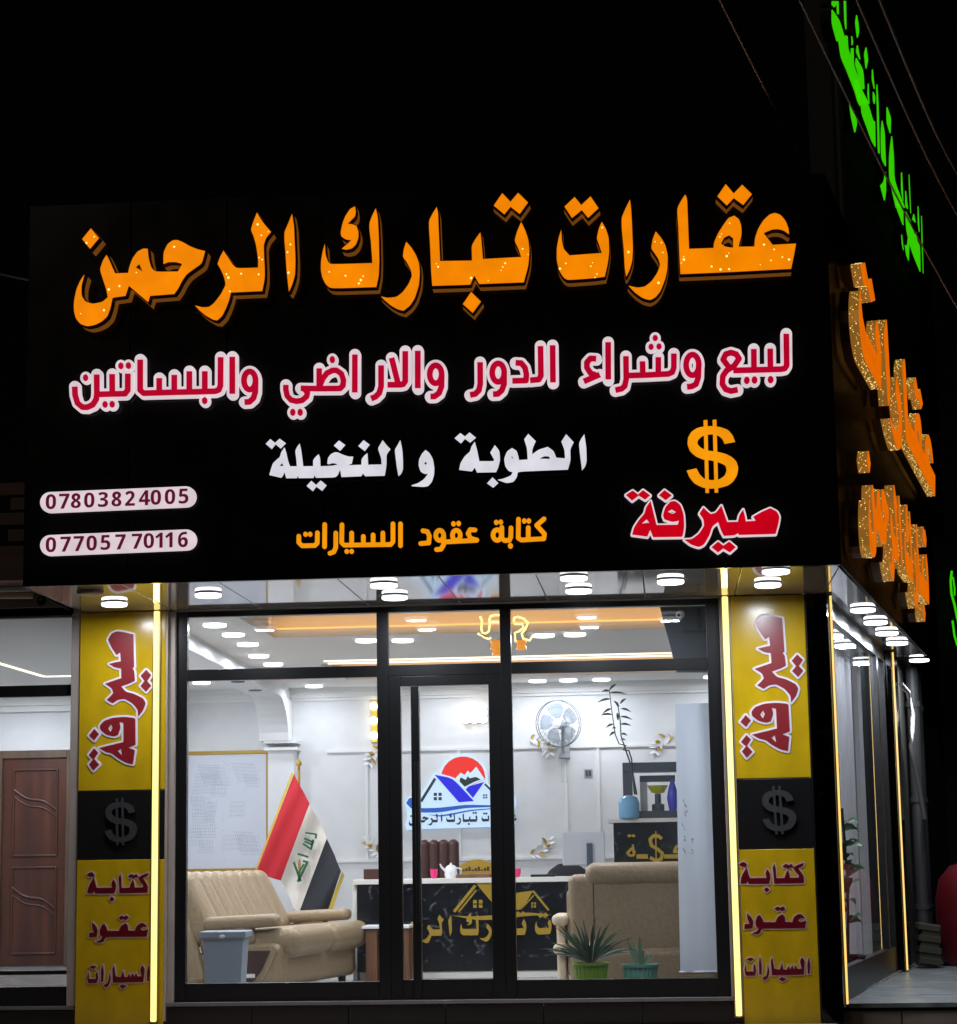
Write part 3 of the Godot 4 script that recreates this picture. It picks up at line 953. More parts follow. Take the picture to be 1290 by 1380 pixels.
	for w in small:
		var z: Array = w[0]
		letter(sg, "letter", w[1], f, zmap(f, 0.052, z[0], z[1], z[2]), 0.0, 0.046, {"grow": 0.0, "lip": 0.008, "side": M.trim, "front": M.trim, "face": M.orange2, "ft": 0.006})
	# dollar sign, exchange word, phone plates
	var dz := [910.0, 555.0, 11.5]
	letter(sg, "dollar_sign", dollar(), f, zmap(f, 0.056, dz[0], dz[1], dz[2]), 0.0, 0.05, {"grow": 0.0, "lip": 0.008, "side": M.trim, "front": M.trim, "face": M.orange2, "ft": 0.006})
	for w in exchange_word():
		letter(sg, "letter", [w], f, zmap(f, 0.056, 835, 650, 5.609), 0.0, 0.05, {"grow": 12.5, "lip": 0.03, "side": M.dark_side, "front": M.white_plate, "face": M.red_face2, "ft": 0.006})
	var font := SystemFont.new()
	font.font_names = PackedStringArray(["Droid Sans"])
	font.font_weight = 700
	var plates := [[130, 180, 1152, 137, "07803824005", [135, 235, 325, 425, 530, 632, 735, 840, 928, 1035, 1140]], [130, 505, 1156, 463, "07705770116", [135, 245, 345, 443, 550, 660, 785, 875, 960, 1035, 1135]]]
	for p in plates:
		var m := zmap(f, 0.04, 45, 645, 5.609)
		var b := letter(sg, "phone_plate", [["S", 79, [p[0], p[1], p[2], p[3]], 1]], f, m, 0.0, 0.04, {"grow": 0.0, "lip": 0.02, "side": M.dark_side, "front": M.white_plate})
		for i in 11:
			var tm := TextMesh.new()
			tm.font = font
			tm.text = p[4][i]
			tm.font_size = 32
			tm.pixel_size = 0.0045
			tm.depth = 0.006
			tm.curve_step = 1.5
			var x: float = p[5][i]
			var y := lerpf(p[1], p[3], (x - p[0]) / (float(p[2]) - p[0])) - 2.0
			var at := put3(f, m.call(Vector2(x, y)), 0.044)
			var d := obm("digit", tm, M.digit, b)
			d.position += at
			d.scale = Vector3(0.94, 0.94, 1)

func dollar() -> Array:
	return [["P", [930,465, 765,495, 740,430, 690,380, 620,345, 500,350, 410,380, 350,440, 345,500, 400,560, 500,600, 660,620, 780,650, 880,700, 950,770, 980,870, 960,980, 900,1080, 820,1140, 700,1175, 560,1190, 430,1175, 300,1110, 220,1010, 180,910, 330,875, 380,970, 450,1040, 560,1060, 680,1050, 770,990, 800,900, 780,830, 700,790, 560,750, 440,740, 320,690, 230,610, 190,500, 200,400, 250,310, 340,250, 450,225, 570,220, 700,235, 820,280, 890,360]], ["P", [440,130, 500,125, 525,1255, 470,1255]], ["P", [580,125, 640,120, 668,1250, 612,1250]]]

func exchange_word() -> Array:
	return [["P", [95,395, 110,340, 150,280, 190,235, 200,190, 235,140, 255,220, 280,322, 440,320, 450,290, 400,300, 340,280, 328,250, 345,190, 385,145, 420,140, 460,170, 485,240, 490,330, 480,400, 470,412, 255,415, 232,360, 210,410], [365,222, 395,205, 428,225, 400,238], [168,312, 205,280, 225,305]],
		["P", [100,62, 140,92, 178,58, 232,98, 195,130, 145,100, 95,138, 48,95]], ["P", [340,58, 395,98, 350,135, 298,98]],
		["P", [770,175, 790,230, 815,300, 895,298, 905,250, 935,205, 950,260, 955,295, 1030,290, 1010,260, 1080,220, 1140,195, 1190,220, 1210,260, 1200,320, 1180,390, 905,398, 895,385, 870,400, 790,405, 770,370, 745,300, 700,335, 680,400, 640,470, 600,490, 540,470, 490,432, 545,430, 600,390, 640,330, 635,280, 605,235, 635,190, 665,220, 690,240, 730,230], [1025,290, 1070,262, 1110,260, 1150,288]],
		["P", [745,448, 785,478, 830,448, 880,490, 835,530, 785,500, 745,530, 695,490]]]

func metric(g: Array) -> Callable:
	# top-line outline -> metres on the front of the sign
	var f := fr(Vector3.ZERO, Vector3.RIGHT, Vector3.BACK)
	var z: Array = g[1]
	return zmap(f, 0.15, z[0], z[1], z[2])

func side_letters(sg: Node3D, sf: Dictionary) -> void:
	# the same words along the side street, stretched over its length
	var lines := [[[0], 0.3, 6.55, 4.62, 5.62], [[1, 2], 0.32, 5.1, 3.5, 4.34]]
	var pts := st()
	for l in lines:
		var lo := Vector2(INF, INF); var hi := -lo
		for g in main_glyphs:
			if not g[0] in l[0]: continue
			var m := metric(g)
			for p in flat(g[2][1]):
				var q: Vector2 = m.call(p)
				lo = lo.min(q); hi = hi.max(q)
		for g in main_glyphs:
			if not g[0] in l[0]: continue
			var m0 := metric(g)
			var to := func(p: Vector2) -> Vector2:
				var q: Vector2 = m0.call(p)
				return Vector2(remap(q.x, lo.x, hi.x, l[1], l[2]), remap(q.y, lo.y, hi.y, l[3], l[4]))
			letter(sg, "side_letter", [g[2]], sf, to, 0.02, 0.15, {"grow": 0.0, "lip": 0.068, "side": M.shaded_gold, "front": M.gold_side, "face": M.orange_side, "ft": 0.004})
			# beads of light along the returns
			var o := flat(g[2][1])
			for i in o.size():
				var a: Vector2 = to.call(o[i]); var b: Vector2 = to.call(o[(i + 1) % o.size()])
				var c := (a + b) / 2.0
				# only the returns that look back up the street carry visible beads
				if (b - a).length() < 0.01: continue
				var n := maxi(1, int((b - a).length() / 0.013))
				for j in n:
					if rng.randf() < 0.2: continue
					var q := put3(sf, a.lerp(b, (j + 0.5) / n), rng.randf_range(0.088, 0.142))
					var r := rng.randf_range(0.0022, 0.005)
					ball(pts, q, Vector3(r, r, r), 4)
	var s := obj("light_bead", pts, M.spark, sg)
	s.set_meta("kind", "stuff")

# ---------------------------------------------------------------- soffit
func build_soffit() -> void:
	var so := structure("soffit")
	var cuts := [-3.0, -2.35, -1.72, -0.95, -0.3, 0.32, 1.0, 1.62, 2.235]
	for i in 8:
		var s := st()
		bevel(s, Vector3(cuts[i] + 0.003, SOFF, WALL), Vector3(cuts[i + 1] - 0.003, SOFF + 0.03, -0.036), 0.003)
		obj("soffit_panel", s, M.soffit, so)
	for i in 6:
		var s := st()
		var z0 := -0.04 if i == 0 else WALL - 0.006 - (i - 1) * 1.0
		var z1 := WALL if i == 0 else z0 - 0.99
		var p := []
		for y in [SOFF, SOFF + 0.03]:
			for k in [[z0, 0], [z0, 1], [z1, 1], [z1, 0]]:
				var inner := 2.238 if i == 0 else 2.18 + (WALL - float(k[0])) * 0.1998
				var outer := 2.242 + (-float(k[0])) * 0.1998 - 0.034
				p.append(Vector3(outer if k[1] else inner, y, k[0]))
		hexa(s, p)
		obj("soffit_panel", s, M.soffit, so)

# ---------------------------------------------------------------- yellow pillars
func build_pillars() -> void:
	for side in 2:
		var x0 := -3.02 if side == 0 else 1.59
		var x1 := wx(223) if side == 0 else 2.10
		var pl := thing("pillar", "yellow pillar with black dollar panel %s" % ("beside the neighbouring shop window with the wooden door" if side == 0 else "beside the black corner column"), "pillar", Vector3((x0 + x1) / 2, 0.0, WALL), "yellow advertising pillars")
		var s := st()
		box(s, Vector3(x0 + 0.01, 0.0, WALL - 0.3), Vector3(x1 - 0.01, SOFF - 0.001, WALL + 0.0))
		obj("core", s, M.dark_body, pl)
		var ys := [0.0, wy(1144, 1040), wy(1049, 1040), SOFF - 0.002]
		for i in 3:
			s = st()
			bevel(s, Vector3(x0, ys[i] + 0.002, WALL + 0.001), Vector3(x1, ys[i + 1] - 0.002, WALL + 0.02), 0.004)
			obj("panel", s, M.black_acp if i == 1 else M.yellow, pl)
		s = st()
		var jx := x1 if side == 0 else x0 - 0.012
		box(s, Vector3(jx, 0.55, WALL - 0.1), Vector3(jx + 0.012, SOFF - 0.002, WALL + 0.018))
		obj("inner_return", s, M.jamb, pl)
		var f := fr(Vector3(0.0 if side else -4.535, 0, WALL + 0.02), Vector3.RIGHT, Vector3.BACK)
		var fe := fr(Vector3(0.0 if side else -4.575, 0, WALL + 0.02), Vector3.RIGHT, Vector3.BACK)
		var fr0 := fr(Vector3(0, 0, WALL + 0.02), Vector3.RIGHT, Vector3.BACK)
		# vertical exchange word, turned a quarter to the left
		var yb := wy(1024, 1030)
		var k := 0.000845
		var turn := func(p: Vector2) -> Vector2: return Vector2(1.614 + 0.00094 * (p.y - 40.0), yb + k * (p.x - 30.0))
		for w in exchange_word():
			letter(pl, "letter", [w], fe, turn, 0.0, 0.007, {"grow": 16.0, "lip": 0.003, "side": M.pale_edge, "front": M.pale_edge, "face": M.maroon, "ft": 0.003})
		# grey dollar sign on the black panel
		var cy := wy(1092, 1040)
		var small := func(p: Vector2) -> Vector2: return Vector2(1.872 + (p.x - 580.0) * 0.00029, cy - (p.y - 690.0) * 0.00029)
		letter(pl, "dollar_sign", dollar(), fe, small, 0.0, 0.022, {"grow": 0.0, "lip": 0.004, "side": M.black_plastic, "front": M.black_plastic, "face": M.dim_metal, "ft": 0.004})
		# three lines of small dark red lettering
		var T1 := zmap(fr0, 0.016, 985, 1150, 10.75)
		var T2 := zmap(fr0, 0.016, 985, 1215, 10.617)
		for w in [["P", [630,150, 650,210, 660,360, 780,355, 800,290, 830,230, 850,300, 860,355, 985,350, 990,320, 940,270, 910,220, 940,180, 1060,135, 1050,180, 980,215, 1060,330, 1060,430, 630,438, 620,300, 605,210]], ["P", [755,180, 800,150, 840,172, 885,152, 900,195, 850,212, 805,205, 765,210]], ["P", [530,230, 570,290, 575,370, 555,440, 260,442, 245,400, 225,435, 140,440, 150,350, 190,270, 230,200, 250,280, 280,360, 520,355, 500,290]], ["P", [115,165, 155,135, 190,122, 238,160, 200,198, 155,188]], ["P", [515,488, 562,525, 520,565, 482,525]]]:
			letter(pl, "letter", [w], f, T1, 0.0, 0.004, {"grow": 20.0, "lip": 0.002, "side": M.rose_edge, "front": M.rose_edge, "face": M.deep_red, "ft": 0.002})
		for w in [["P", [1080,270, 1065,380, 470,385, 440,400, 420,450, 380,470, 300,455, 370,430, 400,385, 365,360, 350,290, 380,210, 415,190, 455,250, 470,295, 640,295, 670,220, 740,180, 775,220, 780,290, 880,295, 900,230, 960,180, 1010,180, 1070,240, 1000,235, 960,270, 1000,295]], ["P", [230,165, 290,220, 325,290, 310,385, 195,390, 200,320, 270,320, 240,250]], ["P", [625,100, 675,70, 708,90, 745,66, 782,100, 738,140, 702,118, 665,135]],
			["P", [1115,800, 1140,900, 1130,1030, 1105,1040, 1095,900]], ["P", [1020,800, 1060,850, 1045,1045, 590,1055, 570,850, 595,800, 625,960, 700,975, 735,880, 755,970, 800,975, 830,920, 850,975, 880,910, 905,970, 930,910, 955,965, 1015,960, 990,850]], ["P", [685,1110, 728,1080, 800,1105, 742,1145]], ["P", [530,900, 555,1000, 530,1100, 480,1130, 450,1090, 510,1060, 525,990]], ["P", [420,790, 445,900, 440,1040, 410,1050, 400,880]], ["P", [215,890, 225,1000, 330,1000, 320,930, 345,890, 365,980, 345,1060, 215,1060, 195,980]], ["P", [220,830, 270,803, 330,815, 290,855]]]:
			letter(pl, "letter", [w], f, T2, 0.0, 0.004, {"grow": 18.0, "lip": 0.002, "side": M.rose_edge, "front": M.rose_edge, "face": M.deep_red, "ft": 0.002})
		# the glowing strip on the inner edge
		var sx := wx(209, 1100, WALL + 0.04) if side == 0 else wx(987, 1100, WALL + 0.04)
		var sl := thing("strip_light", "vertical warm yellow LED strip on the pillar %s" % ("beside the neighbouring shop window" if side == 0 else "near the black corner column"), "light", Vector3(sx, 0, WALL + 0.02), "vertical strips on the pillars")
		s = st()
		box(s, Vector3(sx - 0.03, 0.54, WALL + 0.021), Vector3(sx + 0.03, SOFF - 0.003, WALL + 0.03))
		obj("channel", s, M.channel, sl)
		s = st()
		rbox(s, Vector3(sx, (0.545 + SOFF) / 2, WALL + 0.037), Vector3(0.042, SOFF - 0.555, 0.022), 0.009, 2)
		obj("diffuser", s, M.strip, sl)
		area(sl, Vector3(sx, 2.0, WALL + 0.06), Vector2(0.04, 2.7), Vector3(0, 180, 0), c8(255, 216, 90), 0.36)

# ---------------------------------------------------------------- glazed shop front
func bar(parent: Node3D, called: String, x0: float, x1: float, y0: float, y1: float, z0: float, z1: float, m: Material) -> void:
	var s := st()
	bevel(s, Vector3(x0, y0, z0), Vector3(x1, y1, z1), 0.004)
	obj(called, s, m, parent)

func pane(parent: Node3D, x0: float, x1: float, y0: float, y1: float, z: float) -> void:
	var s := st()
	quad(s, Vector3(x0, y0, z), Vector3(x0, y1, z), Vector3(x1, y1, z), Vector3(x1, y0, z))
	obj("pane", s, M.glass, parent)

func build_shopfront() -> void:
	var z0 := WALL - 0.12
	var z1 := WALL - 0.06
	var zg := WALL - 0.09
	var yb0 := 0.675
	var yb1 := 0.80
	var yt := 3.36
	var ytop := SOFF - 0.002
	var xl0 := -2.34; var xl1 := -2.262
	var m1 := wx(508); var m1b := wx(524)
	var m2 := wx(677); var m2b := wx(692)
	var xr0 := wx(957, 1000); var xr1 := wx(975, 1000)
	var t0 := 2.905; var t1 := 2.985
	var sw := thing("shop_window", "black framed office shop window with transom lights and clear panes", "window", Vector3(-0.4, yb0, zg))
	bar(sw, "frame", xl0, xl1, yb0, ytop, z0, z1, M.frame)
	bar(sw, "frame", xr0, xr1, yb0, ytop, z0, z1, M.frame)
	bar(sw, "frame", xl1, xr0, yt, ytop, z0, z1, M.frame)
	bar(sw, "frame", xl1, m1, yb0, yb1, z0, z1, M.frame)
	bar(sw, "frame", m2b, xr0, yb0, yb1, z0, z1, M.frame)
	bar(sw, "mullion", m1, m1b, yb0, yt, z0, z1 + 0.003, M.frame)
	bar(sw, "mullion", m2, m2b, yb0, yt, z0, z1 + 0.003, M.frame)
	for k in [[xl1, m1], [m1b, m2], [m2b, xr0]]:
		bar(sw, "transom", k[0], k[1], t0, t1, z0, z1, M.frame)
		pane(sw, k[0] - 0.01, k[1] + 0.01, t1 - 0.01, yt + 0.01, zg)
	pane(sw, xl1 - 0.01, m1 + 0.01, yb1 - 0.01, t0 + 0.01, zg)
	pane(sw, m2b - 0.01, xr0 + 0.01, yb1 - 0.01, t0 + 0.01, zg)
	# door with a narrow fixed light on its left
	var dr := thing("glass_door", "black framed glass office door with tall pull bar and side light", "door", Vector3((m1b + m2) / 2, yb0, zg))
	bar(dr, "stile", m1b, wx(540), yb0, t0, z0, z1, M.frame)
	bar(dr, "stile", wx(660), m2, yb0, t0, z0, z1, M.frame)
	bar(dr, "meeting_stile", wx(554), wx(565), yb0, 2.835, z0 - 0.01, z1 + 0.012, M.frame)
	bar(dr, "rail", wx(540), wx(660), 2.835, t0, z0, z1, M.frame)
	bar(dr, "rail", wx(540), wx(554), yb0, 0.81, z0, z1, M.frame)
	bar(dr, "rail", wx(565), wx(660), yb0, 0.81, z0, z1, M.frame)
	pane(dr, wx(540) - 0.01, wx(554) + 0.01, 0.8, 2.84, zg)
	pane(dr, wx(565) - 0.01, wx(660) + 0.01, 0.8, 2.84, zg)
	var s := st()
	tube(s, [Vector3(wx(562), 1.2, z1 + 0.05), Vector3(wx(562), 2.3, z1 + 0.05)], 0.012, 10)
	for y in [1.3, 2.2]:
		tube(s, [Vector3(wx(562), y, z1), Vector3(wx(562), y, z1 + 0.05)], 0.008, 8)
	obj("pull_bar", s, M.black_plastic, dr)
	# metal jamb trims between frame and pillars
	for k in [[wx(223) + 0.013, xl0], [xr1, 1.577]]:
		var jt := thing("jamb_trim", "brushed metal jamb strip beside the window frame, %s" % ("at the framed map end" if k[0] < 0 else "at the hanging sheet end"), "trim", Vector3(k[0], 0.65, WALL), "jamb strips of the shop window")
		bar(jt, "strip", k[0], k[1], 0.66, ytop, WALL - 0.1, WALL - 0.02, M.jamb)
	# sill and tiled plinth
	var si := thing("window_sill", "thin grey metal sill under the office shop window", "sill", Vector3(-0.4, 0.65, WALL))
	bar(si, "sill_bar", -2.46, 1.58, 0.648, 0.674, WALL - 0.11, WALL + 0.0, M.sill)
	var pl := thing("plinth", "low dark tiled plinth below the window sill", "plinth", Vector3(-0.4, 0.5, WALL))
	for i in 6:
		bar(pl, "tile", -2.455 + i * 0.672, -2.455 + i * 0.672 + 0.668, 0.3, 0.646, WALL - 0.06, WALL - 0.015, M.dark_tile)

# ---------------------------------------------------------------- the side street front
func build_side() -> void:
	var cc := thing("corner_column", "glossy dark stone column at the shop corner beside the yellow pillar", "column", Vector3(2.19, 0.55, WALL))
	var s := st()
	var q := []
	for y in [0.5, SOFF - 0.002]:
		for p in [Vector3(2.112, 0, WALL + 0.01), Vector3(2.255, 0, WALL + 0.01), side_pt(0.24, -0.005, 0), side_pt(0.24, -0.16, 0)]:
			q.append(Vector3(p.x, y, p.z))
	hexa(s, q)
	obj("stone_facing", s, M.black_stone, cc)
	s = st()
	box(s, Vector3(2.101, 0.5, WALL - 0.02), Vector3(2.111, SOFF - 0.002, WALL + 0.024))
	obj("edge_trim", s, M.black_plastic, cc)
	for k in [[0.0, "at the corner column"], [4.45, "at the far end of the side window"]]:
		var at := side_pt(k[0], 0.012, 0.6)
		var sl := thing("corner_strip_light", "thin gold LED strip running floor to soffit %s" % k[1], "light", at, "thin strips on the side front")
		s = st()
		tube(s, [at + Vector3.UP * 0.02, at + Vector3.UP * 2.79], 0.009, 8)
		obj("diffuser", s, M.strip2, sl)
		s = st()
		var back := at - sn * 0.012
		tube(s, [back - sd * 0.014, back - sd * 0.014 + Vector3.UP * 2.79], 0.008, 6)
		obj("channel", s, M.channel, sl)
	# side glazing, set back a little from the column
	var f := fr(Vector3(2.27, 0, WALL), sd, sn)
	var gz := thing("side_window", "tall black framed side window along the terrace with pale curtains behind", "window", side_pt(2.6, -0.08, FLOOR))
	for b in [[0.25, 4.4, 3.3, 3.403], [0.25, 4.4, 0.6, 0.83]]:
		s = st()
		fbox(s, f, Vector3(b[0], b[2], -0.12), Vector3(b[1], b[3], -0.06))
		obj("frame", s, M.frame, gz)
	for b in [[0.25, 0.33], [3.72, 3.82], [4.32, 4.4]]:
		s = st()
		fbox(s, f, Vector3(b[0], 0.83, -0.12), Vector3(b[1], 3.3, -0.06))
		obj("mullion", s, M.frame, gz)
	for b in [[0.33, 3.72], [3.82, 4.32]]:
		s = st()
		quad(s, put3(f, Vector2(b[0] - 0.01, 0.82), -0.09), put3(f, Vector2(b[0] - 0.01, 3.31), -0.09), put3(f, Vector2(b[1] + 0.01, 3.31), -0.09), put3(f, Vector2(b[1] + 0.01, 0.82), -0.09))
		obj("pane", s, M.glass, gz)
	# curtains: folded sheets behind the side window
	for k in [[2.2, 3.68, "next to the potted palm"], [3.84, 4.3, "at the far end"]]:
		var cu_ := thing("curtain", "pale grey folded curtain behind the side window, %s" % k[2], "curtain", side_pt(k[0], -0.25, FLOOR), "curtains of the side window")
		s = st()
		var g := [[], []]
		for i in 81:
			var t: float = lerpf(k[0], k[1], i / 80.0)
			var p := side_pt(t, -0.28 + 0.014 * sin(t * 34.0) + 0.012 * sin(t * 13.0 + 1.0), 0)
			g[0].append(Vector3(p.x, 0.66, p.z)); g[1].append(Vector3(p.x, 3.32, p.z))
		sheet(s, g)
		obj("folds", s, M.curtain, cu_)
	var hs2 := thing("side_sheet", "pale hand written sheet hung inside the side window next to the corner column", "banner", side_pt(1.3, -0.2, 2.0))
	s = st()
	var g2 := [[], []]
	for i in 13:
		var t := lerpf(0.75, 1.95, i / 12.0)
		g2[0].append(side_pt(t, -0.2 + 0.01 * sin(t * 9.0), 2.0)); g2[1].append(side_pt(t, -0.2 + 0.012 * sin(t * 8.0 + 1.0), 2.95))
	sheet(s, g2)
	obj("sheet", s, M.sheet, hs2)
	s = st()
	var r5 := RandomNumberGenerator.new()
	r5.seed = 12
	for i in 16:
		var t := r5.randf_range(1.1, 1.8); var y := r5.randf_range(2.35, 2.85)
		tube(s, [side_pt(t, -0.183, y), side_pt(t + r5.randf_range(-0.12, 0.12), -0.183, y + r5.randf_range(-0.05, 0.05))], 0.004, 4)
	obj("handwriting", s, M.ink, hs2)
	# far column and dark wall beyond it
	var fc := thing("end_column", "dark polished stone column at the far end of the side window", "column", side_pt(4.6, 0, 0.6))
	s = st()
	fbox(s, f, Vector3(4.46, 0.58, -0.3), Vector3(5.0, 3.403, 0.0))
	obj("stone_facing", s, M.black_stone, fc)
	var sw := thing("side_wall", "dark plastered wall of the side street behind the pipes", "wall", side_pt(5.8, -0.1, 0.6))
	s = st()
	fbox(s, f, Vector3(5.0, 0.0, -0.4), Vector3(7.1, 3.43, -0.05))
	obj("wall_face", s, M.far_wall, sw)
	# hose bent over the wall, two drain pipes
	var hp := thing("hose", "pale grey bent hose hanging on the dark side wall", "hose", side_pt(5.2, 0.05, 2.4))
	s = st()
	var hs := []
	for k in [[5.05, 0.02, 3.15], [5.4, 0.05, 3.1], [5.55, 0.07, 2.9], [5.3, 0.08, 2.72], [5.2, 0.07, 2.6], [5.4, 0.08, 2.45], [5.7, 0.09, 2.2], [5.95, 0.1, 1.95]]:
		hs.append(side_pt(k[0], k[1], k[2]))
	tube(s, hs, 0.022, 8)
	obj("hose_body", s, M.pipe, hp)
	for k in [[6.0, 0.06, "next to the hose"], [6.55, 0.045, "next to the red drum"]]:
		var dp := thing("drain_pipe", "dark grey vertical drain pipe on the side wall %s" % k[2], "pipe", side_pt(k[0], 0.06, 0.6), "drain pipes on the side wall")
		s = st()
		tube(s, [side_pt(k[0], 0.04, 0.6), side_pt(k[0], 0.04, 3.38)], k[1], 10)
		obj("pipe_body", s, M.dark_pipe, dp)
		for y in [1.1, 2.1, 3.0]:
			s = st()
			tube(s, [side_pt(k[0], 0.04, y), side_pt(k[0], 0.04, y + 0.05)], float(k[1]) + 0.012, 10)
			obj("collar", s, M.dark_pipe, dp)
	# red drum and a dark crate beside it
	var dr := thing("red_drum", "large dark red drum standing on the terrace in the shade", "drum", Vector3(4.0, 0.6, -7.0))
	s = st()
	lathe(s, Vector3(4.0, 0.6, -7.0), [Vector2(0, 0), Vector2(0.38, 0), Vector2(0.42, 0.06), Vector2(0.44, 0.3), Vector2(0.44, 0.6), Vector2(0.4, 0.78), Vector2(0.3, 0.9), Vector2(0.12, 0.95), Vector2(0, 0.95)], 32)
	obj("drum_body", s, M.red_tank, dr)
	s = st()
	lathe(s, Vector3(4.0, 1.55, -7.0), [Vector2(0.1, 0), Vector2(0.1, 0.05), Vector2(0, 0.05)], 20)
	obj("lid", s, M.black_plastic, dr)
	var cr_ := thing("crate", "dark olive crate leaning at the wall beside the red drum", "crate", Vector3(3.43, 0.6, -6.6))
	s = st()
	for k in [[0.0, 0.06], [0.1, 0.06], [0.2, 0.06], [0.3, 0.06]]:
		rbox(s, Vector3(3.43, 0.66 + k[0], -6.6), Vector3(0.2, k[1], 0.3), 0.01, 2, Basis(Vector3.BACK, -0.15))
	rbox(s, Vector3(3.43, 0.8, -6.6), Vector3(0.17, 0.38, 0.26), 0.01, 2, Basis(Vector3.BACK, -0.15))
	obj("slatted_body", s, mat(c8(58, 56, 44), 0.7), cr_)
	# glass bottle at the column foot
	var bo := thing("glass_bottle", "clear glass bottle standing at the foot of the corner column", "bottle", Vector3(2.3, 0.6, -1.88))
	s = st()
	lathe(s, Vector3(2.255, 0.6, -1.83), [Vector2(0, 0.002), Vector2(0.04, 0.002), Vector2(0.045, 0.02), Vector2(0.045, 0.13), Vector2(0.035, 0.17), Vector2(0.016, 0.2), Vector2(0.015, 0.25), Vector2(0.018, 0.255)], 20)
	obj("bottle_body", s, M.clear, bo)

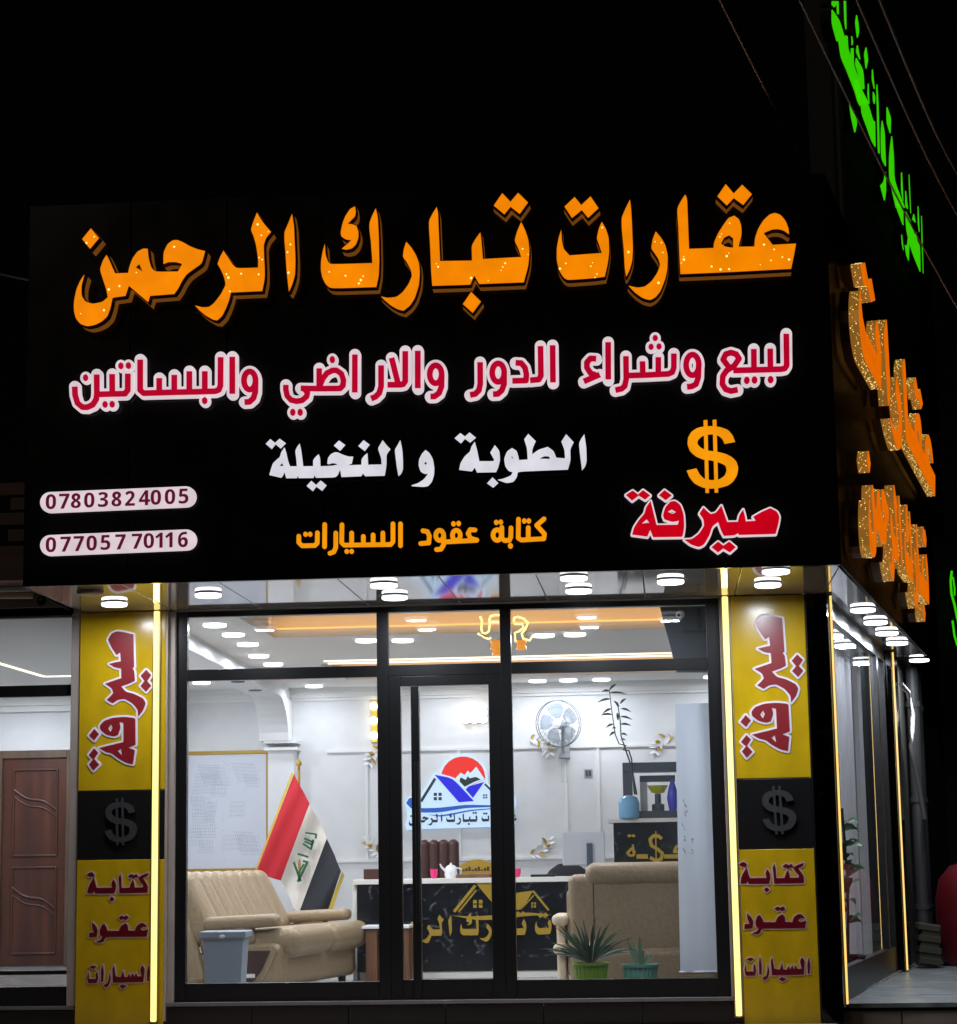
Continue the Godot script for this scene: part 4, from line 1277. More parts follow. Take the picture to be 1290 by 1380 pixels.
# ---------------------------------------------------------------- neighbouring shop on the left
func build_neighbour() -> void:
	var z0 := WALL - 0.12
	var z1 := WALL - 0.06
	var sw := thing("neighbour_window", "grey framed window of the neighbouring shop showing a carved wooden door", "window", Vector3(-3.6, 0.65, WALL))
	bar(sw, "frame", wx(93), wx(105), 0.66, 3.403, z0, WALL + 0.0, M.jamb)
	bar(sw, "frame", -5.2, wx(93), 3.385, 3.46, z0, z1, M.grey_wall)
	bar(sw, "transom", -5.2, wx(93), 2.82, 2.9, z0, z1, M.frame)
	bar(sw, "frame", -5.2, wx(93), 0.66, 0.79, z0, z1, M.frame)
	bar(sw, "frame", -5.2, wx(93), 0.872, 0.9, z0, z1 - 0.01, M.frame)
	pane(sw, -5.2, wx(93) + 0.01, 2.89, 3.39, WALL - 0.09)
	pane(sw, -5.2, wx(93) + 0.01, 0.78, 2.83, WALL - 0.09)
	bar(sw, "sill", -5.2, -3.03, 0.635, 0.659, WALL - 0.1, WALL + 0.0, M.sill)
	bar(sw, "plinth_tile", -5.2, -3.03, 0.3, 0.634, WALL - 0.08, WALL - 0.02, M.dark_tile)
	var up := thing("neighbour_wall", "grey plastered lintel wall above the neighbouring shop window", "wall", Vector3(-4.2, 3.46, WALL))
	var s := st()
	box(s, Vector3(-7.0, 3.461, WALL - 0.25), Vector3(-3.03, 3.62, WALL - 0.05))
	obj("lintel", s, M.grey_wall, up)
	s = st()
	box(s, Vector3(-7.0, 0.0, WALL - 0.2), Vector3(-5.2, 3.46, WALL - 0.06))
	obj("pier", s, M.grey_wall, up)
	s = st()
	box(s, Vector3(-7.0, 3.62, -1.7), Vector3(-3.03, 3.78, -1.25))
	obj("ledge", s, M.pink_wall, up)
	# stacked blocks on the ledge
	for k in [[-3.52, 4.3, 0.12, "topmost, pale"], [-3.40, 4.19, 0.13, "next to the sign end"], [-3.5, 4.08, 0.14, "in the middle of the stack"], [-3.42, 3.96, 0.12, "low in the stack"], [-3.46, 3.84, 0.3, "at the foot of the stack"]]:
		var bl := thing("block", "dim grey building block on the dark ledge, %s" % k[3], "block", Vector3(k[0], k[1], -1.4), "blocks piled beside the sign")
		s = st()
		rbox(s, Vector3(k[0], k[1], -1.45), Vector3(k[2] + 0.1, 0.09, 0.16), 0.008, 2)
		obj("block_body", s, M.pink_wall, bl)
	var tl := thing("tube_fitting", "unlit grey tube lamp fitting under the neighbouring ledge", "lamp", Vector3(-3.6, 3.5, -1.2))
	s = st()
	tube(s, [Vector3(-4.6, 3.52, -1.2), Vector3(-3.285, 3.5, -1.2)], 0.022, 10)
	obj("tube_body", s, M.lamp_off, tl)
	s = st()
	bevel(s, Vector3(-4.6, 3.535, -1.24), Vector3(-3.3, 3.56, -1.16), 0.006)
	obj("batten", s, M.grey_plastic, tl)
	var cm := thing("security_camera", "small black security camera at the left end of the soffit", "camera", Vector3(-3.2, 3.45, -1.2))
	s = st()
	tube(s, [Vector3(-3.26, 3.5, -1.34), Vector3(-3.2, 3.45, -1.12)], 0.035, 12)
	obj("body", s, M.brown_panel, cm)
	s = st()
	lathe(s, Vector3(-3.199, 3.449, -1.115), [Vector2(0, 0.012), Vector2(0.02, 0.012), Vector2(0.034, 0.0)], 16, Basis(Vector3.RIGHT, PI / 2))
	obj("lens", s, M.black_plastic, cm)
	s = st()
	tube(s, [Vector3(-3.18, 3.47, -1.25), Vector3(-3.05, 3.405, -1.3)], 0.008, 6)
	obj("bracket", s, M.dark_pipe, cm)
	# carved wooden door at the back of that shop
	var x0 := -5.74; var x1 := -5.06
	var dr := thing("wooden_door", "brown carved wooden door inside the neighbouring shop", "door", Vector3(-5.4, FLOOR, BACK))
	bar(dr, "casing", x0 - 0.09, x0, FLOOR, 2.82, BACK, BACK + 0.06, M.door_frame)
	bar(dr, "casing", x1, x1 + 0.08, FLOOR, 2.82, BACK, BACK + 0.06, M.door_frame)
	bar(dr, "casing", x0, x1, 2.74, 2.82, BACK, BACK + 0.06, M.door_frame)
	bar(dr, "leaf", x0 + 0.002, x1 - 0.002, FLOOR + 0.01, 2.738, BACK, BACK + 0.03, M.wood)
	for k in [[0.75, 1.62, 0.0], [1.74, 2.62, 0.0]]:
		s = st()
		var a := x0 + 0.12; var b := x1 - 0.1
		for e in [[a, k[0], b, k[0]], [b, k[0], b, k[1]], [b, k[1], a, k[1]], [a, k[1], a, k[0]]]:
			tube(s, [Vector3(e[0], e[1], BACK + 0.034), Vector3(e[2], e[3], BACK + 0.034)], 0.014, 6)
		obj("panel_moulding", s, M.wood, dr)
		s = st()
		var w := []
		for i in 17:
			var t := i / 16.0
			w.append(Vector3(lerpf(a, b, t), float(k[1]) - 0.2 - 0.22 * (0.5 - 0.5 * cos(t * PI)) - 0.05 * sin(t * TAU), BACK + 0.034))
		tube(s, w, 0.016, 6)
		var w2 := []
		for v in w: w2.append(v + Vector3(0, -0.07, 0))
		tube(s, w2, 0.01, 6)
		obj("carving", s, M.wood, dr)
	# LED line and cornice in that shop
	var ll := thing("neighbour_cove_light", "thin white LED line round the neighbouring shop's dropped ceiling", "light", Vector3(-4.7, CEIL, -5.5))
	s = st()
	box(s, Vector3(-4.72, CEIL - 0.012, -6.35), Vector3(-4.69, CEIL + 0.005, -4.2))
	box(s, Vector3(-4.69, CEIL - 0.012, -6.38), Vector3(-4.1, CEIL + 0.005, -6.35))
	obj("led_line", s, M.white_line, ll)
	var cn := structure("neighbour_cornice")
	s = st()
	box(s, Vector3(-7.0, 3.22, BACK), Vector3(-4.05, CEIL, BACK + 0.08))
	box(s, Vector3(-7.0, 3.28, BACK + 0.08), Vector3(-4.05, CEIL, BACK + 0.14))
	obj("cornice", s, M.plaster, cn)

# ---------------------------------------------------------------- far things
func build_far() -> void:
	var ob := Vector3(2.95, 0, -7.0)
	var f := fr(ob, sd, sn)
	var fb := thing("far_building", "tall dark building down the side street carrying green lettering", "building", ob + sd * 4.0)
	var s := st()
	fbox(s, f, Vector3(0.4, 3.5, -0.3), Vector3(14.0, 12.4, -0.06))
	obj("wall", s, M.far_wall, fb)
	for i in 4:
		s = st()
		fbox(s, f, Vector3(1.2 + i * 3.2, 5.4, -0.06), Vector3(2.8 + i * 3.2, 7.4, -0.02))
		obj("window", s, M.black_plastic, fb)
	s = st()
	tube(s, [put3(f, Vector2(0.38, 3.6), 0.0), put3(f, Vector2(0.38, 12.3), 0.0)], 0.05, 8)
	obj("corner_pipe", s, M.dark_pipe, fb)
	var gs := thing("green_sign", "bright green lit Arabic lettering high on the dark far building", "sign", put3(f, Vector2(5, 10), 0))
	var G1 := zmap(f, 0.12, 1110, 0, 9.857)
	var G2 := zmap(f, 0.12, 1130, 100, 7.667)
	var G3 := zmap(f, 0.12, 1170, 220, 8.625)
	var o := {"grow": 0.0, "lip": 0.01, "side": M.dark_side, "front": M.dark_side, "face": M.green, "ft": 0.01}
	for a in [[120,130, 215,270, 290,520, 300,470, 320,480, 330,650, 370,760, 375,640, 400,640, 405,880, 490,1080, 470,980, 430,860, 440,770, 530,930, 545,1180, 510,1190, 610,1380, 490,1395, 380,1100, 310,920, 240,760, 205,520, 185,550, 120,310], [120,15, 170,15, 175,60, 150,95, 120,60], [185,15, 200,15, 205,190, 190,180], [280,10, 300,15, 305,390, 290,300], [445,200, 465,310, 475,420, 455,500, 430,300], [455,600, 490,790, 440,690], [570,630, 595,800, 570,910, 548,720], [655,920, 680,1180, 650,1050], [600,1110, 610,1380, 592,1250], [665,1220, 690,1290, 680,1380, 665,1330], [715,1120, 725,1270, 715,1380], [380,480, 395,560, 385,600]]:
		letter(gs, "letter", [["P", a]], f, G1, 0.0, 0.11, o)
	for a in [[235,160, 300,290, 320,340, 360,480, 380,490, 385,750, 350,690, 290,520, 245,400], [150,60, 200,60, 232,160, 230,330, 200,270, 165,130], [120,300, 180,400, 195,500, 175,600, 140,450], [400,130, 415,280, 428,820, 415,800, 405,300], [455,480, 480,600, 492,950, 450,870, 445,600], [490,1010, 495,1200, 480,1305, 440,1150, 475,1110], [505,340, 545,450, 540,610, 505,500], [555,640, 575,850, 580,1100, 690,1380, 600,1380, 530,1060, 530,850], [655,1015, 672,1310, 655,1150]]:
		letter(gs, "letter", [["P", a]], f, G2, 0.0, 0.11, o)
	for a in [[310,330, 410,490, 412,720, 320,470], [440,560, 500,680, 540,830, 565,800, 570,900, 605,960, 610,1260, 520,1040, 480,900, 450,760], [440,320, 465,530, 440,500], [395,110, 410,430, 390,300], [480,130, 500,580, 485,300], [535,590, 555,690, 520,650], [585,500, 600,800, 585,700], [625,610, 645,1280, 630,900], [395,830, 415,1010, 400,930], [435,950, 460,960, 470,870, 482,900, 475,1130, 450,1060]]:
		letter(gs, "letter", [["P", a]], f, G3, 0.0, 0.11, o)
	# a second green sign further down
	var g2 := fr(Vector3(0, 0, -14.0), Vector3.RIGHT, Vector3.BACK)
	var gg := thing("green_script_sign", "green lit script sign on the wall far down the side street", "sign", onz(1290, 830, -14.0))
	for p in [["S", 15, [225,190, 210,330, 222,500, 262,640, 300,830, 330,950]], ["S", 10, [262,520, 262,420, 240,270]], ["S", 13, [235,850, 260,1050, 300,1180, 340,1100]]]:
		letter(gg, "letter", [p], g2, zmap(g2, 0.05, 1260, 750, 9.857), 0.0, 0.045, o)
	var fw := thing("far_wall", "dark wall closing the view down the side street", "wall", Vector3(6.5, 0, -14.2))
	s = st()
	box(s, Vector3(4.6, 0, -14.6), Vector3(11, 5.6, -14.05))
	obj("wall_face", s, M.far_wall, fw)
	# overhead wires
	var ws := [[[970, 0], [1130, 300], 3.0, -8.0], [[1078, 0], [1290, 415], 4.0, -3.0], [[1155, 0], [1290, 290], 5.0, -3.0], [[1186, 0], [1290, 235], 6.0, -3.0]]
	var nm := ["over the big sign", "in front of the green lettering", "beside the green lettering", "highest"]
	for i in 4:
		var w: Array = ws[i]
		var a := onz(w[0][0], w[0][1], w[2]); var b := onz(w[1][0], w[1][1], w[3])
		var d := b - a
		var wr := thing("overhead_wire", "thin grey overhead wire %s" % nm[i], "wire", a, "overhead wires")
		s = st()
		var path := []
		for k in 13:
			var t := lerpf(-0.5, 1.6, k / 12.0)
			path.append(a + d * t + Vector3.DOWN * (0.05 * sin(t * PI)))
		tube(s, path, 0.006, 5)
		obj("wire_body", s, M.wire, wr)
	var wl := thing("loose_wire", "short grey wire ending at the upper end of the big sign", "wire", Vector3(-3.4, 5.8, -1.2))
	s = st()
	tube(s, [Vector3(-5.5, 6.3, -1.2), Vector3(-4.0, 5.92, -1.2), Vector3(-3.57, 5.84, -1.2), Vector3(-3.0, 5.7, -1.2)], 0.008, 5)
	obj("wire_body", s, M.wire, wl)

# ---------------------------------------------------------------- lamps
func lamp(called: String, label: String, at: Vector3, r: float, e: float, group: String, lit := true) -> void:
	# a round surface LED: white housing, dark joint, glowing drum
	var l := thing(called, label, "light", at, group)
	var s := st()
	lathe(s, at, [Vector2(0, 0), Vector2(r * 1.02, 0), Vector2(r * 1.02, -0.007), Vector2(r * 0.96, -0.008), Vector2(0, -0.008)], 32)
	obj("housing", s, M.lamp_rim if lit else M.lamp_off, l)
	s = st()
	lathe(s, at, [Vector2(0, -0.009), Vector2(r * 0.97, -0.009), Vector2(r * 0.97, -0.011), Vector2(r, -0.0135), Vector2(r, -0.02), Vector2(r * 0.97, -0.026), Vector2(r * 0.9, -0.029), Vector2(r * 0.6, -0.03), Vector2(0, -0.03)], 32)
	obj("diffuser", s, M.lamp if lit else M.lamp_off, l)
	if lit:
		area(l, at + Vector3.DOWN * 0.034, Vector2(r * 1.5, r * 1.5), Vector3(-90, 0, 0), c8(236, 243, 255), e)

func build_lamps() -> void:
	var h := SOFF - 0.001
	var r := 0.088
	for p in [[-2.63, -0.92, "above the pillar beside the neighbouring shop"], [-1.9, -0.56, "alone above the sofa end of the window"], [-0.685, -0.3, "above the door's left mullion, nearer the sign face"], [-0.695, -0.95, "above the door's left mullion, nearer the glass"], [0.557, -0.19, "above the wall fan, nearer the sign face"], [0.561, -0.86, "above the wall fan, nearer the glass"], [1.176, -0.5, "alone above the exchange counter"], [1.84, -0.13, "above the corner pillar, nearer the sign face"], [1.82, -0.8, "above the corner pillar, nearer its vertical word"]]:
		lamp("soffit_light", "round white lit soffit lamp %s" % p[2], Vector3(p[0], h, p[1]), r, 0.95, "lit lamps under the front soffit")
	lamp("unlit_soffit_light", "round soffit lamp that is switched off, near the security camera", Vector3(-2.63, h, -0.29), r, 0, "", false)
	var nth := ["first", "second", "third", "fourth", "fifth", "sixth"]
	var i := 0
	for k in [[0.98, 0.13], [1.88, 0.13], [2.75, 0.13], [3.62, 0.13], [5.35, 0.17]]:
		lamp("side_soffit_light", "round lit lamp under the side soffit, %s from the shop corner" % nth[i], side_pt(k[0], k[1], h), 0.092, 1.7, "lit lamps under the side soffit")
		i += 1
	var c := CEIL - 0.001
	i = 0
	for p in [Vector2(-2.22, -2.3), Vector2(-2.22, -3.0), Vector2(-2.25, -3.75), Vector2(-2.35, -4.75), Vector2(-2.37, -5.55)]:
		lamp("beam_row_light", "round office ceiling lamp beside the beam, %s from the shop window" % nth[i], Vector3(p.x, c, p.y), r, 1.55, "office lamps beside the beam")
		i += 1
	i = 0
	for p in [Vector2(-1.27, -3.68), Vector2(-0.98, -3.74), Vector2(0.17, -3.62), Vector2(0.42, -3.6)]:
		lamp("tray_row_light", "round office ceiling lamp behind the front tray, %s from the beam" % nth[i], Vector3(p.x, c, p.y), r, 1.5, "office lamps behind the front tray")
		i += 1
	i = 0
	for p in [Vector2(-2.4, -8.0), Vector2(-1.1, -8.0), Vector2(-0.14, -8.0), Vector2(0.17, -8.0), Vector2(0.5, -8.0), Vector2(1.6, -8.0)]:
		lamp("wall_row_light", "round office ceiling lamp along the back wall, %s from the pilaster" % nth[i], Vector3(p.x, c, p.y), r, 0.62, "office lamps along the back wall")
		i += 1
	i = 0
	for p in [Vector2(-3.3, -5.4), Vector2(-3.4, -7.3)]:  # unseen lamps behind the beam, added to brighten the map bay
		lamp("unseen_bay_light", "round unseen ceiling lamp brightening the bay with the framed map, %s from the shop window" % nth[i], Vector3(p.x, c, p.y), r, 1.4, "unseen lamps added in the map bay")
		i += 1
	i = 0
	for p in [Vector2(-5.3, -3.2), Vector2(-5.3, -5.4), Vector2(-5.4, -7.4)]:
		lamp("neighbour_light", "round ceiling lamp inside the neighbouring shop, %s from its window" % nth[i], Vector3(p.x, c, p.y), r, 3.2, "lamps of the neighbouring shop")
		i += 1

# ---------------------------------------------------------------- office furniture
func build_office() -> void:
	reception_desk()
	cashier_desk()
	left_sofa()
	right_sofa()
	flag()
	framed_map()
	wall_logo()
	wall_fan()
	chandelier()
	chairs()

func affine(g: Array, x0: float, x1: float, y0: float, k: float) -> Callable:
	# top-line outline laid out again at another size: its alef span goes to x0..x1
	var m := metric(g)
	var kx := k
	return func(p: Vector2) -> Vector2:
		var q: Vector2 = m.call(p)
		return Vector2(lerpf(x0, x1, (q.x + 2.67) / 4.6), y0 + (q.y - 5.25) * kx)

func reception_desk() -> void:
	var zf := -5.3
	var d := thing("reception_desk", "reception desk with veined black marble front, white top and gold lettering", "desk", Vector3(-0.3, FLOOR, zf))
	bar(d, "plinth", -1.57, 1.15, FLOOR, 0.68, zf - 0.6, zf - 0.01, M.desk_top)
	for i in 3:
		bar(d, "marble_panel", -1.59 + i * 0.92, -1.59 + i * 0.92 + 0.917, 0.681, 1.425, zf - 0.62, zf, M.marble)
	bar(d, "top", -1.62, 1.2, 1.426, 1.468, zf - 0.7, zf + 0.03, M.desk_top)
	bar(d, "end_board", -1.63, -1.592, FLOOR, 1.425, zf - 0.6, zf - 0.02, M.desk_top)
	# gold word and the two gable houses above it
	var f := fr(Vector3(0, 0, zf), Vector3.RIGHT, Vector3.BACK)
	var a := wx(552 - 40, 1260, zf); var b := wx(776 + 40, 1260, zf)
	for g in main_glyphs:
		letter(d, "gold_letter", [g[2]], f, affine(g, a, b, 0.975, 0.34), 0.0, 0.018, {"grow": 0.0, "lip": 0.004, "side": M.gold, "front": M.gold})
	var H := zmap(f, 0.02, 600, 1180, 7.167)
	for p in [["S", 14, [85,350, 290,95]], ["S", 8, [130,350, 300,140]], ["P", [290,70, 560,70, 640,330, 560,330, 450,260, 320,100]], ["P", [660,170, 850,145, 740,330, 650,330]], ["S", 10, [850,150, 1000,335]], ["S", 6, [730,330, 855,190]], ["P", [60,385, 250,395, 520,380, 800,355, 1030,380, 800,388, 520,425, 300,430]], ["P", [270,235, 305,235, 305,270, 270,270]], ["P", [325,235, 360,235, 360,270, 325,270]], ["P", [270,280, 305,280, 305,312, 270,312]], ["P", [325,280, 360,280, 360,312, 325,312]], ["P", [832,258, 850,258, 850,280, 832,280]], ["P", [858,258, 876,258, 876,280, 858,280]], ["P", [832,288, 850,288, 850,310, 832,310]], ["P", [858,288, 876,288, 876,310, 858,310]]]:
		letter(d, "gold_emblem", [p], f, H, 0.0, 0.014, {"grow": 0.0, "lip": 0.004, "side": M.gold, "front": M.gold})

func cashier_desk() -> void:
	var zf := -7.2
	var d := thing("exchange_counter", "tall black marble exchange counter with gold dollar sign beside the hanging sheet", "counter", Vector3(0.95, FLOOR, zf))
	bar(d, "marble_panel", 0.6, 1.75, FLOOR, 1.95, zf - 0.5, zf, M.marble)
	bar(d, "top", 0.55, 1.8, 1.951, 1.99, zf - 0.6, zf + 0.05, M.desk_top)
	var f := fr(Vector3(0, 0, zf), Vector3.RIGHT, Vector3.BACK)
	var H := zmap(f, 0.02, 800, 1000, 7.167)
	letter(d, "gold_letter", [["S", 16, [660,935, 630,910, 580,905, 545,940, 560,1000, 620,1035, 665,1075, 655,1130, 600,1145, 545,1115]], ["S", 6, [600,860, 605,1155]]], f, H, 0.0, 0.02, {"grow": 0.0, "lip": 0.004, "side": M.gold, "front": M.gold})
	letter(d, "gold_letter", [["S", 22, [415,1105, 525,1105]], ["L", 12, [330,1070, 365,1030, 395,1060, 385,1095, 345,1095]], ["S", 10, [390,1090, 380,990]], ["D", 345,905,18,14], ["D", 385,905,18,14]], f, H, 0.0, 0.02, {"grow": 0.0, "lip": 0.004, "side": M.gold, "front": M.gold})
	letter(d, "gold_letter", [["S", 20, [680,1105, 860,1105]], ["L", 14, [780,1060, 800,1010, 850,1000, 860,1060]]], f, H, 0.0, 0.02, {"grow": 0.0, "lip": 0.004, "side": M.gold, "front": M.gold})
	# dark shelf box standing on it, with what it holds
	var sh := thing("display_shelf", "open black display box standing on the exchange counter", "shelf", Vector3(1.0, 1.99, -7.3))
	bar(sh, "upright", 0.7, 0.79, 1.991, 2.5, -7.5, -7.26, M.slate)
	bar(sh, "upright", 1.6, 1.7, 1.991, 2.5, -7.5, -7.26, M.slate)
	bar(sh, "lintel", 0.7, 1.7, 2.43, 2.52, -7.52, -7.24, M.slate)
	bar(sh, "base", 0.79, 1.6, 1.991, 2.06, -7.5, -7.26, M.slate)
	bar(sh, "inner_frame", 0.86, 1.2, 2.34, 2.4, -7.5, -7.4, M.slate)
	bar(sh, "inner_frame", 0.86, 0.93, 2.061, 2.34, -7.5, -7.4, M.grey_plastic)
	var mg := thing("trophy", "yellow and grey trophy inside the display box", "trophy", Vector3(1.03, 2.06, -7.3))
	var s := st()
	lathe(s, Vector3(1.03, 2.061, -7.33), [Vector2(0, 0), Vector2(0.06, 0), Vector2(0.06, 0.06), Vector2(0.03, 0.07), Vector2(0.03, 0.16), Vector2(0, 0.16)], 18)
	obj("stem", s, M.slate, mg)
	s = st()
	lathe(s, Vector3(1.03, 2.222, -7.33), [Vector2(0, 0), Vector2(0.06, 0.01), Vector2(0.1, 0.08), Vector2(0.09, 0.08), Vector2(0, 0.03)], 18)
	obj("cup", s, mat(c8(206, 206, 30), 0.4), mg)
	var fl := thing("blue_vase", "pointed violet blue vase inside the display box", "vase", Vector3(1.17, 2.06, -7.3))
	s = st()
	lathe(s, Vector3(1.17, 2.061, -7.3), [Vector2(0, 0), Vector2(0.035, 0), Vector2(0.055, 0.12), Vector2(0.04, 0.2), Vector2(0.012, 0.3), Vector2(0, 0.3)], 18)
	obj("vase_body", s, mat(c8(70, 70, 200), 0.3), fl)
	var bt := thing("water_bottle", "light blue water bottle upside down on the exchange counter", "bottle", Vector3(0.8, 1.99, -7.17))
	s = st()
	lathe(s, Vector3(0.755, 1.991, -7.17), [Vector2(0, 0), Vector2(0.09, 0), Vector2(0.1, 0.02), Vector2(0.1, 0.14), Vector2(0.085, 0.19), Vector2(0.04, 0.215), Vector2(0, 0.22)], 24)
	obj("bottle_body", s, M.bottle_blue, bt)
	# bamboo reaching up from the counter
	var bp := thing("bamboo_plant", "thin twisted bamboo stems with narrow dark leaves above the exchange counter", "plant", Vector3(0.85, 1.99, -7.15))
	var f2 := fr(Vector3(0, 0, -7.12), Vector3.RIGHT, Vector3.BACK)
	var Z := zmap(f2, 0.0, 700, 760, 3.794)
	var stems := [[[590,1180], [578,1060], [575,1000], [560,955], [530,950], [545,930], [510,920], [490,870], [480,800], [470,730], [460,640]], [[600,1180], [575,1040], [540,940], [520,880], [516,800], [505,730], [485,700]]]
	s = st()
	var tips := []
	for k in stems:
		var path := []
		for p in k:
			path.append(put3(f2, Z.call(Vector2(p[0], p[1])), 0.03 * sin(float(p[1]) * 0.05)))
		tube(s, path, 0.009, 6, 0.004)
	obj("stem", s, M.leaf_dark, bp)
	for k in [[460,645, 500,615], [460,650, 420,655], [462,660, 555,670], [465,690, 395,710], [515,715, 550,690], [510,730, 480,700], [470,740, 420,770], [520,740, 575,760], [475,770, 415,778], [518,780, 580,800], [480,820, 440,840], [518,820, 575,830], [490,860, 460,885], [520,870, 555,880], [495,840, 475,845], [515,900, 545,905], [505,800, 500,760]]:
		s = st()
		var a := put3(f2, Z.call(Vector2(k[0], k[1])), 0.0)
		var b := put3(f2, Z.call(Vector2(k[2], k[3])), rng.randf_range(-0.06, 0.06))
		leaf(s, a, b, 0.013, 0.012)
		obj("leaf", s, M.leaf, bp)

func leaf(s: SurfaceTool, a: Vector3, b: Vector3, w: float, droop: float, up := Vector3(0.1, 0.5, 0.86)) -> void:
	var t := (b - a).normalized()
	var x := t.cross(up).normalized()
	var n := 6
	var pl := []; var pr := []; var pm := []
	for i in n + 1:
		var k := float(i) / n
		var c := a.lerp(b, k) + Vector3.UP * (droop * 4.0 * k * (1.0 - k))
		var ww := w * sin(PI * pow(clampf(k, 0.03, 1.0), 0.7))
		pl.append(c - x * ww); pr.append(c + x * ww); pm.append(c - up * ww * 0.35)
	sheet(s, [pl, pm, pr])

func left_sofa() -> void:
	var so := thing("recliner_sofa", "beige leather two seat recliner sofa with fluted back and brown side panel", "sofa", Vector3(-2.1, FLOOR, -4.3))
	var zn := -3.35
	var zf := -5.25
	var s := st()
	rbox(s, Vector3(-2.1, 0.80, (zn + zf) / 2), Vector3(0.78, 0.26, zn - zf - 0.1), 0.06)
	obj("base", s, M.leather, so)
	for i in 2:
		var zc := zn - 0.49 - i * 0.92
		s = st()
		rbox(s, Vector3(-2.02, 1.01, zc), Vector3(0.86, 0.2, 0.91), 0.095, 4, Basis(Vector3.BACK, 0.06))
		rbox(s, Vector3(-1.72, 1.0, zc), Vector3(0.24, 0.2, 0.88), 0.095, 4, Basis(Vector3.BACK, -0.1))
		obj("seat_cushion", s, M.leather, so)
		# leg rest folded in under the seat, sloping back to the floor
		s = st()
		rbox(s, Vector3(-1.80, 0.82, zc), Vector3(0.1, 0.3, 0.86), 0.045, 3, Basis(Vector3.BACK, -0.45))
		obj("leg_rest", s, M.leather, so)
		# fluted backrest, four rolls a seat, leaning back
		s = st()
		for k in 4:
			var z := zc + 0.338 - k * 0.225
			var bs := Basis(Vector3.BACK, 0.5)
			rbox(s, Vector3(-2.53, 1.27, z), Vector3(0.3, 0.6, 0.228), 0.11, 4, bs)
			rbox(s, Vector3(-2.64, 1.42, z), Vector3(0.32, 0.24, 0.228), 0.112, 4, bs)
		obj("backrest", s, M.leather, so)
		s = st()
		for k in 3:
			var z := zc + 0.225 - k * 0.225
			var pp := []
			for p in [[-0.02, 0.02], [0.135, 0.08], [0.13, 0.2], [0.07, 0.42], [-0.05, 0.53], [-0.16, 0.5]]:
				pp.append(Vector3(-2.46 + p[0] - p[1] * 0.42, 1.06 + p[1] * 0.93, z))
			tube(s, pp, 0.006, 6)
		obj("piping", s, M.brown_leather, so)
		s = st()
		for k in 6:
			ball(s, Vector3(-2.34, 1.11, zc + 0.36 - k * 0.145), Vector3(0.05, 0.05, 0.075), 10)
		obj("lumbar_roll", s, M.leather, so)
	for k in [zn - 0.06, zf + 0.06]:
		s = st()
		rbox(s, Vector3(-2.08, 1.17, k), Vector3(0.62, 0.1, 0.17), 0.048, 4, Basis(Vector3.BACK, 0.04))
		obj("armrest", s, M.leather, so)
		s = st()
		rbox(s, Vector3(-2.16, 1.04, k), Vector3(0.4, 0.2, 0.12), 0.05, 3, Basis(Vector3.BACK, 0.3))
		rbox(s, Vector3(-2.06, 0.84, k), Vector3(0.66, 0.34, 0.13), 0.06, 3)
		obj("arm_side", s, M.leather, so)
	# near side: leaning flank of the back with a riveted brown strip, and the brown trapezoid under the arm
	s = st()
	rbox(s, Vector3(-2.6, 1.08, zn - 0.06), Vector3(0.24, 0.86, 0.12), 0.05, 3, Basis(Vector3.BACK, 0.3))
	obj("back_side", s, M.leather, so)
	var f := fr(Vector3(0, 0, zn + 0.006), Vector3.RIGHT, Vector3.BACK)
	var id := func(p: Vector2) -> Vector2: return p / 1000.0
	s = st()
	for sh in shapes(["P", [-2290,985, -1790,985, -1760,950, -1850,760, -1930,680, -2150,680, -2220,760, -2320,950]], 0.0):
		slab(s, f, id, sh, -0.05, 0.004)
	obj("panel_surround", s, M.leather, so)
	s = st()
	for sh in shapes(["P", [-2250,950, -1820,950, -1890,800, -1960,715, -2110,715, -2180,800]], 0.0):
		slab(s, f, id, sh, -0.03, 0.012)
	obj("side_panel", s, M.brown_panel, so)
	s = st()
	for sh in shapes(["P", [-2700,1350, -2650,1330, -2540,950, -2500,640, -2600,640, -2640,900]], 0.0):
		slab(s, f, id, sh, -0.03, 0.012)
	obj("riveted_strip", s, M.brown_panel, so)
	s = st()
	for k in [[-2.65, 1.27], [-2.62, 1.12], [-2.59, 0.97], [-2.57, 0.84], [-2.55, 0.72]]:
		ball(s, Vector3(k[0], k[1], zn + 0.022), Vector3.ONE * 0.012, 8)
	obj("rivet", s, M.chrome, so)
	s = st()
	box(s, Vector3(-2.03, 0.745, zn + 0.0185), Vector3(-1.94, 0.775, zn + 0.02))
	obj("paper_tag", s, M.white_plastic, so)
	for k in [[-1.8, zn - 0.2], [-1.8, zf + 0.2], [-2.4, zn - 0.2], [-2.4, zf + 0.2]]:
		s = st()
		lathe(s, Vector3(k[0], FLOOR, k[1]), [Vector2(0, 0), Vector2(0.03, 0), Vector2(0.04, 0.08), Vector2(0, 0.08)], 12)
		obj("foot", s, M.brown_panel, so)
	so.rotation.y = -0.17

